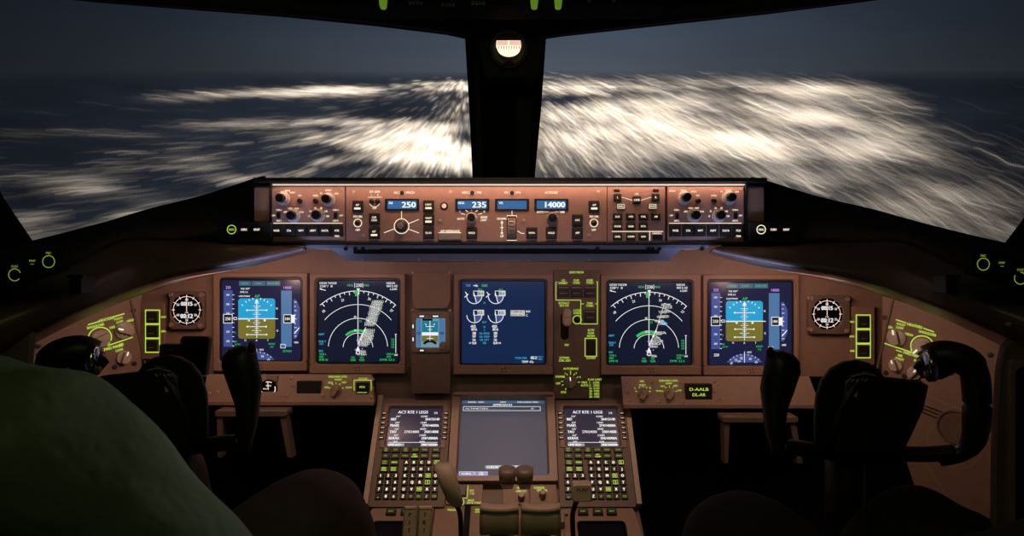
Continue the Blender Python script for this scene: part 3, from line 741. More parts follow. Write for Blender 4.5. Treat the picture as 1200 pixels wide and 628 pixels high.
def nd(t, sc, ox, oy, right):
    """ox, oy: own-ship symbol"""
    def put(mat, fn, name):
        m = t.mb(); fn(m); t.part(name, mat, m, sc)
    z1, z2, z3 = -2.6, -2.45, -2.3
    l, tp = (372.8, 329) if not right else (713.3, 331)
    def f(m):
        m.ring(ox, oy, 67, .75, z1, 48.5, 131.5, 120); m.ring(ox, oy, 51, .65, z1, 40, 140, 100); m.ring(ox, oy, 34.8, .65, z1, 3, 177, 80); m.ring(ox, oy, 17.5, .65, z1, 3, 177, 50)
        for k in range(-8, 9):
            a = math.radians(90+k*5-1); r2 = 62.5 if k % 2 == 0 else 64.5
            m.line(ox+67*math.cos(a), oy-67*math.sin(a), ox+r2*math.cos(a), oy-r2*math.sin(a), .8, z1)
        for s, a in (('21', 108), ('24', 77), ('27', 48), ('18', 133)):
            a = math.radians(a); m.text(s, ox+59*math.cos(a), oy-59*math.sin(a), 3.0, z2, rot=a-PI/2)
        m.line(ox, oy-4, ox, oy-66, .8, z2)
        m.text('230', ox+1, tp+5.2, 3.8, z2); m.line(ox-3.8, tp+2.5, ox-3.8, tp+8, .6, z2); m.line(ox+5.6, tp+2.5, ox+5.6, tp+8, .6, z2); m.flat([(ox-2, tp+9), (ox+2.6, tp+9), (ox+.3, tp+12)], z2)
        m.text('GS320 TAS338', l+11.2, tp+2.7, 2.5, z2, w=20); m.text('228°/  8', l+9, tp+6.3, 2.5, z2, w=15); m.line(l+2, tp+9.5, l+8.5, tp+11.3, .8, z2); m.flat([(l+1, tp+9.2), (l+4, tp+8.8), (l+3.4, tp+11)], z2)
        m.text('NEDIX', l+85, tp+2.8, 2.5, z2, w=10); m.text('0012.4Z', l+86.5, tp+6.2, 2.5, z2, w=13); m.text('6.2NM', l+88, tp+9.8, 2.3, z2, w=8)
        m.flat([(ox, oy-2.5), (ox-2.6, oy+3.5), (ox+2.6, oy+3.5)], z2); m.outline(ox-2, oy+4.4, ox+2.2, oy+7, .8, z2)
        m.text('40', ox-3.5, oy-36.5, 2.4, z3); m.text('20', ox-3, oy-20.5, 2.4, z3)
        m.line(l+90.8, oy-16, l+90.8, oy+6, .7, z2); m.line(l+89.5, oy-16, l+92, oy-16, .6, z2); m.text('300', l+91, oy+8.2, 2.2, z2)
        m.line(ox, oy-4, ox+9, oy-24, .9, z3-.05)
        for x, y in ((ox+3, oy-10), (ox+5, oy-15), (ox+8, oy-21), (ox+12, oy-32)): m.disc(x, y, 1.5, z3, 4)
    put('scr_white', f, 'white_symbols')
    names = ['FF107', 'DF114', 'TAU', 'SPESA', 'KERAX', 'GED', 'ROKIM', 'UNOKO', 'PSA', 'CHA12', 'DF108', 'RID', 'OSMAX', 'EDDF', 'REDGO']
    def f(m):
        rr = random.Random(3+right)
        if not right:
            for i in range(15):
                k = i/14; x = ox+13+9.5*k; y = oy-27-27.5*k; m.text(names[i], x+1, y, 3.0, z3, w=9.5+rr.random()*3, bold=.36)
            for i in range(9):
                k = i/8; m.text(names[(i*2) % 15], ox+6+7*k+rr.random(), oy-3-18*k, 3.0, z3, w=7+4*min(k, 1-k)*2+3, bold=.36)
            m.text('FRA', ox+6, oy+7.3, 3.2, z3, bold=.36); m.text('FRA', ox+6, oy+4.3, 3, z3, bold=.2)
        else:
            for i, (x, y, w_) in enumerate(((20, -52, 10), (22, -49, 9), (16, -43.5, 9), (21, -44.5, 7), (14, -38, 8), (19, -38.5, 8), (12, -33, 9), (16, -30, 8), (15, -19.3, 10), (9, -13, 7), (10, -9.5, 12), (8, -6.5, 11), (5.5, -3.2, 9), (12, -18, 6))):
                m.text(names[i], ox+x, oy+y, 2.9, z3, w=w_, bold=.2)
            m.text('FRA', ox+6, oy+8, 2.8, z3, bold=.2)
            m.line(ox+9, oy-24, ox+18, oy-54, .8, z3-.05); m.line(ox+18, oy-54, ox+27, oy-50.5, .8, z3-.05)
    put('scr_grey', f, 'waypoint_names')
    def f(m):
        m.text('VOR L', l+5.2, oy+7.3, 2.4, z2); m.text('FRD', l+3.6, oy+10.5, 2.4, z2); m.text('DME 42', l+6, oy+13.8, 2.4, z2, w=10)
        m.text('VOR R', l+84, oy+7.3, 2.4, z2); m.text('FFM', l+82.6, oy+10.5, 2.4, z2); m.text('DME 23.2', l+80.8, oy+13.8, 2.4, z2, w=17)
        for x in (-5.8, 4.5): m.text('TFC', ox+x, oy+11.3, 2.3, z2); m.text('TERR', ox+x, oy+14.2, 2.3, z2)
        m.text('HDG', ox-9, tp+5.2, 2.6, z2); m.text('MAG', ox+9.6, tp+5.2, 2.6, z2)
        m.ring(ox, oy, 20.5, 3.2 if right else 2.6, z1-.05, 60, 134, 40)
        m.rect(ox-3.4, tp+11, ox-.8, tp+18, z2); m.text('12', ox+3, oy-31.5, 2.6, z2); m.text('6', ox+6, oy-18.5, 2.6, z2)
        for i in range(4): m.text('120', l+87.3, oy-10+i*3, 2.2, z2)
    put('scr_green', f, 'green_symbols')
    def f(m):
        m.text('ARPT', l+3.6, oy-16, 2.4, z2); m.text('VOR-T', l+4.4, oy-7.6, 2.4, z2); m.text('STA', l+3.4, oy-4.8, 2.2, z2); m.text('WX', l+2.8, oy+3.6, 2.4, z2)
        if right: m.flat([(ox+15, oy-35), (ox+22, oy-30), (ox+20, oy-28), (ox+14, oy-29)], z3-.1)
    put('scr_cyan', f, 'cyan_symbols')
    put('scr_magenta', lambda m: [m.disc(ox+a, oy+b, .8, z3, 5) for a, b in ((1, -8), (4, -5), (-3, 2), (5, 1), (2, -3), (-1, -9), (0, 8))] and m.line(ox+1, oy-2, ox+3.5, oy-12, .7, z2), 'magenta_symbols')

def eicas(t, sc):
    def put(mat, fn, name):
        m = t.mb(); fn(m); t.part(name, mat, m, sc)
    z1, z2, z3 = -2.6, -2.45, -2.3
    cs = [(555.8, 347), (581, 347), (555.8, 369.5), (581, 369.5)]
    put('scr_tape', lambda m: [m.flat([(x+.3, y)] + [(x+8.3*math.cos(math.radians(a)), y-8.8*math.sin(math.radians(a))) for a in range(0, -76, -8)], z1) for x, y in cs], 'gauge_fills')
    def f(m):
        for i, (x, y) in enumerate([]):
            m.ring(x, y, 8.8, .8, z2, 180, 360, 60); a = math.radians(-72 if i < 2 else -84); m.line(x-.6, y-4, x+8*math.cos(a), y-8*math.sin(a), .9, z2)
            m.outline(x-.8, y-6, x+11, y-.2, .6, z2)
            if i < 2:
                m.line(x-11.5, y+1.5, x-7, y-2.5, .9, z2); m.line(x-10.5, y-5, x-8.5, y-1.5, .9, z2)
        m.text('+4c', 557.3, 334.6, 2.8, z2, bold=.12)
        for x in (555.6, 580.6):
            for i, (y, s) in enumerate(((382.3, '602'), (386, '87.6'), (390.5, '58'), (394.3, '97'), (398.2, '16'), (402, '0.4'))):
                m.text(s, x+(0 if i else -1), y, 3.0, z2, bold=.16)
        m.text('LP', 551, 402, 2, z2); m.text('N2', 585.6, 402, 2, z2)
        m.text('85.2', 625.6, 419.3, 3.2, z2, bold=.16); m.text('TEMP -02c', 618.5, 424, 2.6, z2)
        m.text('ENG OUT', 619, 365, 2.4, z2, w=5); m.text('C', 617.5, 369.5, 2.6, z2)
    put('scr_white', f, 'white_symbols')
    for i, (x, y) in enumerate(cs):
        m = t.mb(); m.ring(x, y, 8.8, .8, z2, 180, 360, 60); a = math.radians(-72 if i < 2 else -84); m.line(x-.6, y-4, x+8*math.cos(a), y-8*math.sin(a), .9, z2)
        m.outline(x-.8, y-6, x+11, y-.2, .6, z2)
        if i < 2: m.line(x-11.5, y+1.5, x-7, y-2.5, .9, z2); m.line(x-10.5, y-5, x-8.5, y-1.5, .9, z2)
        t.part('engine_gauge', 'scr_white', m, sc)
    def f(m):
        for i, (x, y) in enumerate(cs): m.rect(x+(3.5 if i != 3 else 2.6), y-5.6, x+10.6, y-.6, z2-.05)
        m.rect(598.4, 363.6, 615, 370.4, z2-.05)
    put('scr_grey', f, 'value_boxes')
    def f(m):
        for i, (x, y) in enumerate(cs): m.text('78.4' if i < 2 else '652', x+6.6, y-3.1, 3.2, z3)
        m.text('CABIN ALT', 606.7, 365.3, 2.4, z3, w=15); m.text('LDG ALT', 606.7, 368.9, 2.0, z3, w=15)
    put('scr_black', f, 'dark_symbols')
    def f(m):
        m.text('CRZ', 567.8, 334.6, 2.8, z2, bold=.12); m.text('89.4', 562.3, 339.3, 2.2, z2); m.text('89.4', 587, 339.3, 2.2, z2)
    put('scr_green', f, 'green_symbols')
    def f(m):
        m.text('TAT', 548.8, 334.6, 2.6, z2)
        for s, y in (('N', 355), ('EGT', 377.5), ('N', 383), ('2', 386.5), ('OIL PRESS', 390.8), ('OIL TEMP', 394.6), ('OIL QTY', 398.3), ('VIB', 402)): m.text(s, 567.6, y, 2.3, z2)
        m.text('TOTAL FUEL', 610.5, 419.6, 2.4, z2, w=14); m.text('KGS X', 633, 418.4, 2, z2); m.text('1000', 633, 421, 2, z2)
    put('scr_cyan', f, 'cyan_symbols')

def display(x0, y0, x1, y1, sx0, sy0, sx1, sy1, label, mat, kind, knob=True):
    t = Thing('display_unit', label, 'display screen', MAIN, (x0+x1)/2, (y0+y1)/2, S2, 'square flight displays on the main panel')
    h = y1-10.5
    t.part('bezel', 'bezel_brown', t.mb().frame((x0, y0, x1, h), (sx0-2.2, sy0-2.2, sx1+2.2, sy1+2.2), -14, 6, 1.5, 4.2, 1.6, zin=-1.0))
    t.part('inner_rim', 'plastic_black', t.mb().frame((sx0-2.6, sy0-2.6, sx1+2.6, sy1+2.6), (sx0, sy0, sx1, sy1), -12, -.6, 4, 3, .7, zin=-2.5))
    t.part('handle_bar', 'bezel_brown', t.mb().box(x0, h+.4, x1, y1, -12, 8, 1, 1))
    t.knob(x1-15, h+5.6, 2.7, 5, 'knob_brown', name='latch', flute=False); t.knob(x0+7, h+5.6, 1.8, 2.5, 'handle_tan', name='light_sensor', flute=False)
    t.part('vents', 'matte_black', t.mb().disc((x0+x1)/2-2, h+4, .8, 8.1, 8).disc((x0+x1)/2+1.5, h+3.6, .8, 8.1, 8).disc((x0+x1)/2-1, h+7.5, .8, 8.1, 8).disc((x0+x1)/2+2.5, h+7, .8, 8.1, 8))
    sc = t.part('screen', mat, t.mb().box(sx0-.6, sy0-.6, sx1+.6, sy1+.6, -6, -2.8, 2, .1))
    if kind == 'pfd': pfd(t, sc, 0 if x0 < 500 else 572.5, 0 if x0 < 500 else 3, x0 > 500)
    if kind == 'nd': nd(t, sc, *((419.2, 407.8) if x0 < 500 else (760.8, 409.3)), int(x0 > 500))
    if kind == 'eicas': eicas(t, sc)
    return t
display(251.5, 320, 360.5, 434, 259.5, 328, 352, 422.3, 'square flight display with blue and olive horizon behind the left control wheel', 'scr_pfd', 'pfd')
display(364, 321, 475, 437, 372.5, 329, 466.3, 424.3, 'square map display with solid column of pale waypoint names left of the centre screens', 'scr_nd', 'nd')
display(532, 321.5, 648, 438, 541, 330, 638, 426, 'square centre display with four round engine gauges on dark blue', 'scr_eicas', 'eicas')
display(704, 322, 820.5, 438.5, 713, 331, 809.3, 427, 'square map display with stepped waypoint names beside the landing gear lever panel', 'scr_nd', 'nd')
display(823.5, 322, 934.5, 439, 831.3, 330.6, 928, 428, 'square flight display with blue and olive horizon nearest the right control wheel', 'scr_pfd', 'pfd')

# --- standby column
t = Thing('blank_panel', 'plain brown blanking plate above the small standby display', 'blanking plate', MAIN, 505.5, 340, S2)
c = 4
t.part('plate', 'panel_brown', t.mb().poly([(483+c, 319), (528-c, 319), (528, 319+c), (528, 357-c), (528-c, 361.5), (483+c, 361.5), (483, 357-c+2), (483, 319+c)], -6, 3, .8))
for x, y in ((484, 319.5), (527, 319.5), (483.5, 363.5), (527.5, 363.5)): t.screw(x, y, 2.0)
t = Thing('standby_display', 'small square standby flight display between the left map screen and the centre screen', 'display screen', MAIN, 504.5, 390, S2)
t.part('bezel', 'bezel_brown', t.mb().frame((483, 368, 527, 412), (488, 373, 521.8, 406.8), -6, 8, 4, 1, .8, zin=2))
sc = t.part('screen', 'scr_standby', t.mb().box(487.6, 372.6, 522.2, 407.2, 0, 1.6, 0, .1))
def putp(mat, fn, name='symbols'):
    m = t.mb(); fn(m); t.part(name, mat, m, sc)
putp('scr_teal', lambda m: (m.rect(494.5, 376, 513.5, 389.5, 1.8)), 'sky')
putp('scr_earth', lambda m: (m.rect(494.5, 393, 513.5, 400, 1.75)), 'earth')
putp('scr_black', lambda m: (m.ring(504, 409, 9.5, 3, 1.9, 40, 140), m.rect(495, 373.2, 507, 375.8, 1.8)), 'compass_arc')
putp('scr_alt', lambda m: (m.rect(514.5, 373.5, 521.4, 406.5, 1.75), m.rect(488.6, 373.5, 493.5, 406.5, 1.72)), 'side_tapes')
putp('scr_white', lambda m: (m.rect(494.5, 389.2, 513.5, 393, 1.85), m.rect(503.6, 376, 504.4, 400, 1.9), m.line(499, 382.5, 509, 382.5, .7, 1.9), m.line(500, 396.5, 508, 396.5, .7, 1.9), m.line(498, 379, 500, 381, .7, 1.9), m.line(510, 379, 508, 381, .7, 1.9), m.line(501.5, 386, 506.5, 386, .6, 1.9)), 'white_symbols')
putp('scr_black', lambda m: (m.text('250', 491, 390.3, 3, 2), m.text('184', 518, 390.3, 3, 2)), 'digits')
for x, y, w_, h_ in ((495, 370.2, 6, 2.3), (511, 370.2, 7, 2.3), (484.8, 382, 2.2, 5), (484.8, 397, 2.2, 5), (495, 410, 5, 2.3)):
    b = t.part('push_button', 'button_black', t.mb().box(x-w_/2-.6, y-h_/2-.6, x+w_/2+.6, y+h_/2+.6, 7, 9.5, .4)); t.part('legend', 'scr_white', t.mb().rect(x-w_/2+.3, y-h_/2+.3, x+w_/2-.3, y+h_/2-.3, 9.8), b)
t.knob(519.5, 404.8, 4.6, 15, 'knob_brown', name='adjust_knob')
t = Thing('lower_blank_panel', 'plain brown blanking plate below the small standby display', 'blanking plate', MAIN, 505.5, 437, S2)
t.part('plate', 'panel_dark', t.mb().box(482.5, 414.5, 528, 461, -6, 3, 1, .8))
for x, y in ((483.5, 416), (527, 415.5), (484.5, 458.5), (525.5, 458.5)): t.screw(x+(2 if x < 500 else -2), y+(2 if y < 430 else -1), 2.0)

# --- landing gear panel
t = Thing('landing_gear_panel', 'tall dark brown panel with landing gear lever, autobrake knob and green lettering', 'control panel', MAIN, 675.5, 391, S2)
plate(t, 648.6, 316.5, 703.4, 467, -8, 2, 'panel_dark', 1)
for x, y in ((652, 322), (698.5, 322), (699, 423), (652, 462), (699, 462)): t.screw(x, y, 3.0, True)
for x, y in ((676, 384.5), (653, 409.5), (696.5, 434)): t.screw(x, y, 2.2)
for x, y, w_, h_ in ((660, 341.5, 12.5, 13), (675.5, 341.5, 12.5, 13), (691, 341.5, 12.5, 13), (691, 370, 12.5, 14)):
    b = t.part('guarded_switch', 'button_black', t.mb().box(x-w_/2, y-h_/2, x+w_/2, y+h_/2, 2, 7, .6, .8))
    t.part('switch_edge', 'knob_brown', t.mb().box(x-w_/2+.5, y-h_/2+1.2, x+w_/2-.5, y-h_/2+2.6, 7, 8.5, .2, .2).box(x-w_/2+2, y+1.5, x+w_/2-2, y+2.4, 7, 8, .1, .2), b)
m = t.mb().poly([(657, 374)] + [(661.5+4.8*math.cos(math.radians(a)), 393+4.8*math.sin(math.radians(a))) for a in range(0, 181, 20)][::-1] + [(666.3, 374)], 1.5, 2.4)
t.part('lever_slot', 'matte_black', t.mb().box(656.8, 366, 666.4, 398, 1.9, 2.4, 4.5, .1))
g = t.part('gear_lever', 'knob_brown', t.mb().cyl(662.5, 372, [(2, 2), (2, 30)], 12), smooth=True)
t.part('wheel_knob', 'handle_tan', t.mb().box(658, 360.5, 668, 380.5, 26, 44, 4.5, 3).box(658.6, 361, 667.4, 371, 44, 47, 4, 1.5), g, True)
t.part('lock_button', 'plastic_black', t.mb().cyl(676.2, 374.5, [(3.4, 2), (3.4, 4.5), (2.6, 5.2)], 20), smooth=True)
t.part('alternate_gear_switch', 'button_black', t.mb().box(687.5, 398, 697, 416, 2, 6, .8, .8))
t.pointer_knob(668.5, 447.5, 7.5, 14, 100, 'knob_brown')
def f(m):
    z = 2.4
    m.text('GND PROX', 675.5, 319, 2.7, z)
    for s, x, y in (('G/S', 660, 328.6), ('INHIBIT', 660, 331.6), ('FLAP', 675.5, 328.3), ('OVRD', 675.5, 331.3), ('GEAR', 691, 328.3), ('OVRD', 691, 331.3), ('TERR', 691, 355.2), ('OVRD', 691, 358.2), ('RETRACT', 661, 355), ('SPD 270', 661, 358), ('LOCK', 676, 363.5), ('OVRD', 676, 366.7), ('ALTN', 692.3, 386.5), ('GEAR', 692.3, 390), ('NORM', 692.3, 393.5), ('DOWN', 692.3, 419.3), ('DN', 664, 404), ('EXTEND', 661.5, 419), ('270K-.82M', 661.5, 422.3), ('AUTOBRAKE', 669, 431.7), ('DISARM', 656.3, 441), ('OFF', 654, 449), ('RTO', 660.5, 459.3), ('MAX', 684.8, 447.8), ('AUTO', 684.8, 451.3), ('1', 662, 437), ('2', 668.5, 435.3), ('3', 675, 437), ('4', 679.5, 441.5)):
        m.text(s, x, y, 2.5, z)
    m.text('FLAP LIMIT', 699.5-2.5, 444.5, 2.4, z, w=16)
    for i, s in enumerate(('1 - 255K', '5 - 235K', '15- 215K', '20- 195K', '25- 185K', '30- 170K')): m.text(s, 698-1.5, 448+i*3.3, 2.4, z, w=12)
    L_ = [(653, 330.5), (651.4, 330.5), (651.4, 351.6), (680.5, 351.6), (680.5, 379.5), (700, 379.5), (700, 330), (698.5, 330)]
    for a, b in zip(L_, L_[1:]): m.line(*a, *b, .8, z)
    m.line(680.5, 356, 684.5, 356, .7, z); m.line(697, 356, 700, 356, .7, z)
    m.ring(676.2, 374.5, 4.9, .9, z)
    m.outline(685.5, 396.2, 699, 417.3, .9, z)
    for a in (200, 175, 145, 115, 90, 65, 35, 0, 235):
        a = math.radians(a); m.line(668.5+8.7*math.cos(a), 447.5-8.7*math.sin(a), 668.5+11*math.cos(a), 447.5-11*math.sin(a), .7, z)
white(t, f, 'light_green')

# --- clocks
def clock(cx, cy, x0, y0, x1, y1, label):
    t = Thing('clock', label, 'clock', MAIN, cx, cy, S2, 'round clocks at the ends of the main panel')
    t.part('case', 'panel_dark', t.mb().frame((x0, y0, x1, y1), (cx-18.5, cy-18.5, cx+18.5, cy+18.5), -8, 4, 3, 18.4, 1, zin=1))
    dl = t.part('dial', 'dark_glass', t.mb().cyl(cx, cy, [(18.8, -4), (18.8, .6)], 40))
    m = t.mb(); m.ring(cx, cy, 15.6, .65, 1)
    for k in range(12):
        a = math.radians(30*k); m.line(cx+14*math.cos(a), cy-14*math.sin(a), cx+17.6*math.cos(a), cy-17.6*math.sin(a), .8, 1)
    for s, a in (('60', 90), ('10', 30), ('20', -30), ('30', -90), ('40', 210), ('50', 150)):
        a = math.radians(a); m.text(s, cx+11.8*math.cos(a), cy-12*math.sin(a), 2.8, 1)
    m.line(cx, cy+2, cx, cy-14, .8, 1.3); m.text('CHR', cx, cy+3.2, 1.6, 1)
    t.part('dial_marks', 'light_strip', m, dl)
    t.part('digits', 'scr_white', t.mb().text('00:15', cx, cy-7.2, 4.6, 1.1, w=13, bold=.1).text('00:12', cx, cy+7.2, 5, 1.1, w=14, bold=.1), dl)
    for x, y in ((x0+2, y0+4), (x1-3, y0+4), (x0+2, y1-5), (x1-4, y1-4)): t.knob(x, y, 3.2, 9, 'knob_brown', name='button')
    return t
clock(219, 363, 200, 341.5, 240, 385.5, 'round black clock with white digits left of the leftmost square screen')
clock(969, 368, 947, 346, 995, 391, 'round black clock with white digits right of the rightmost square screen')
# --- annunciator strips
def strip(x, ys, lab, sgn):
    t = Thing('source_select_panel', lab, 'control panel', MAIN, x, ys[1], S2, 'three button source select strips')
    plate(t, x-13.5, ys[0]-18, x+13.5, ys[2]+16, -6, 2, 'panel_brown', .8)
    for y in ys:
        t.part('square_button', 'button_black', t.mb().box(x-6.7, y-6.3, x+6.7, y+6.3, 2, 7, .6, .8))
    m = t.mb()
    for y in ys: m.outline(x-8.2, y-8, x+8.2, y+8, 1.3, 2.5)
    for y, s in zip(ys, ('NAV', 'DSPL', 'AIR')): m.text(s, x+sgn*13.0, y, 2.2, 2.5, w=5.5, bold=.15)
    t.part('green_outlines', 'light_green', m)
    t.part('bars', 'knob_brown', t.mb().rect(x-4, ys[0]+2, x+3, ys[0]+2.7, 7.2).rect(x-4, ys[1]+2, x+3, ys[1]+2.7, 7.2).rect(x-4, ys[2]+2, x+3, ys[2]+2.7, 7.2))
    for y in (ys[0]-14, ys[2]+13.5): t.screw(x-9*sgn, y, 2.2, True)
strip(179.5, (371.3, 388, 404.6), 'narrow strip of three green framed buttons beside the left clock', 1)
strip(1011, (377, 394, 411), 'narrow strip of three green framed buttons beside the right clock', -1)

# --- lower strips under the screens
SL = FP(1.47); S3 = 1.47/FPX
def lstrip(left):
    x0, x1 = (240, 441) if left else (729, 958)
    t = Thing('lower_switch_panel', 'long narrow brown switch strip below the %s screens' % ('left pair of' if left else 'right pair of'), 'control panel', SL, (x0+x1)/2, 457, S3, 'narrow switch strips below the screens')
    y0, y1 = (440.5, 470.5) if left else (443, 474)
    m = t.mb(); m.loft([[(x0, y0, -20), (x1-6, y0, -20), (x1, y1, 6), (x0, y1, 6)], [(x0, y0-1, -12), (x1-7, y0-1, -12), (x1-1, y1-1.2, 16), (x0, y1-1.2, 16)]])
    t.part('faceplate', 'panel_brown', m)
    t.part('front_lip', 'panel_brown', t.mb().box(x0, y1-2.5, x1-1, y1+3, 0, 18, 1.5, 1.5))
    def zz(y): return -12+(y-y0)/(y1-y0)*28+.6
    def scr(x, y, r=2.2, dark=False): t.part('screw', 'button_black' if dark else 'screw_metal', t.mb().cyl(x, y, [(r, zz(y)-1), (r, zz(y)+1.8), (r*.7, zz(y)+2.4)], 12), smooth=True)
    def kn(x, y, ang):
        z = zz(y)-1
        o = t.part('selector_knob', 'knob_brown', t.mb().cyl(x, y, [(6, z), (6, z+6), (5.4, z+7)], 22), smooth=True)
        a = math.radians(ang); q = lambda u, v: (x+u*math.cos(a)+v*math.sin(a), y-u*math.sin(a)+v*math.cos(a))
        t.part('grip', 'handle_tan', t.mb().poly([q(6.5, 0), q(4, 2.3), q(-5, 2.3), q(-6, 0), q(-5, -2.3), q(4, -2.3)], z+6, z+17, 1), o)
    if left:
        d = t.part('brake_gauge', 'dark_glass', t.mb().cyl(315.5, 455, [(10.5, zz(455)-4), (10.5, zz(455)+3), (9.6, zz(455)+3.6)], 28), smooth=True)
        z = zz(455)+3.9
        t.part('dial_marks', 'light_strip', t.mb().ring(315.5, 455, 8.2, 1.2, z, -60, 20).ring(315.5, 455, 8.2, 1, z, 60, 110).ring(315.5, 455, 8.2, 1, z, 200, 260).text('BRAKE', 316, 451.3, 1.7, z, w=6).text('PRESS', 312, 455, 1.5, z, w=5).line(315.5, 456, 315, 447, .9, z), d)
        t.part('bracket', 'knob_brown', t.mb().box(312, 439.5, 325, 447, zz(443)-2, zz(443)+10, 1, 1))
        t.part('blank_window', 'button_black', t.mb().box(349, 446, 377, 460.5, zz(453)-3, zz(453)+7.5, 1, .5))
        kn(394.5, 457, 55)
        b = t.part('push_button', 'button_black', t.mb().box(418, 447.5, 433, 461.5, zz(454)-2, zz(454)+7, .8, .8))
        t.part('legend', 'light_green', t.mb().text('HDG', 425.5, 452.5, 2.4, zz(454)+7.3).rect(419.5, 458.7, 431, 459.3, zz(454)+7.3), b)
        m = t.mb(); z = zz(455)+2.5
        m.outline(415.5, 445, 435.5, 463.5, .8, z); m.text('HDG REF', 426, 443.2, 2.2, z+1)
        m.text('INBOARD DSPL', 397, 440.8, 2.4, z+1, w=22); m.text('NORM', 397, 444.3, 2.2, z); m.text('MFD', 388, 448, 2.2, z); m.text('NAV', 404, 447.5, 2.2, z); m.text('PFD', 383.5, 453.5, 2.2, z); m.text('EICAS', 409.5, 453.5, 2.2, z)
        for a in (20, 60, 90, 120, 160): a = math.radians(a); m.line(394.5+7.5*math.cos(a), 457-7.5*math.sin(a), 394.5+9.5*math.cos(a), 457-9.5*math.sin(a), .7, z)
        t.part('lettering', 'light_green', m)
        for x, y in ((340, 444), (344, 452), (338, 463), (380, 463), (411.5, 447), (440-4, 445), (437, 455), (437, 465), (332, 463), (256, 459), (247, 461)): scr(x, y)
    else:
        kn(753, 461, 60); kn(784, 461, 60)
        b = t.part('registration_plate', 'button_black', t.mb().box(802, 449, 833, 467, zz(458)-3, zz(458)+9, .8, .5))
        t.part('registration', 'light_green', t.mb().text('D-AALB', 817.5, 455, 3.6, zz(458)+9.3, w=22).text('DL-AR', 817.5, 461.3, 3.6, zz(458)+9.3, w=15), b)
        m = t.mb(); z = zz(458)+2.5
        m.text('FMC', 752, 446.3, 2.2, z); m.text('AUTO', 752, 450.6, 2.2, z+1); m.text('L', 744, 454, 2.2, z); m.text('R', 761.5, 454, 2.2, z)
        m.text('INBOARD DSPL', 783, 445.5, 2.3, z+1, w=22); m.text('NORM', 783, 448.7, 2, z+1); m.text('NAV', 776, 452, 2, z); m.text('MFD', 791, 451.5, 2, z); m.text('EICAS', 771.5, 457.5, 2, z); m.text('PFD', 796, 457, 2, z)
        for cx in (753, 784):
            for a in (20, 60, 90, 120, 160): a = math.radians(a); m.line(cx+7.5*math.cos(a), 461-7.5*math.sin(a), cx+9.5*math.cos(a), 461-9.5*math.sin(a), .7, z)
        t.part('lettering', 'light_green', m)
        for x, y in ((735, 448), (735, 460), (736, 469), (764, 449), (798, 449), (799, 470), (838, 448), (842, 451), (837, 458), (839, 467), (845, 467), (770, 470)): scr(x, y)
    return t
lstrip(True); lstrip(False)

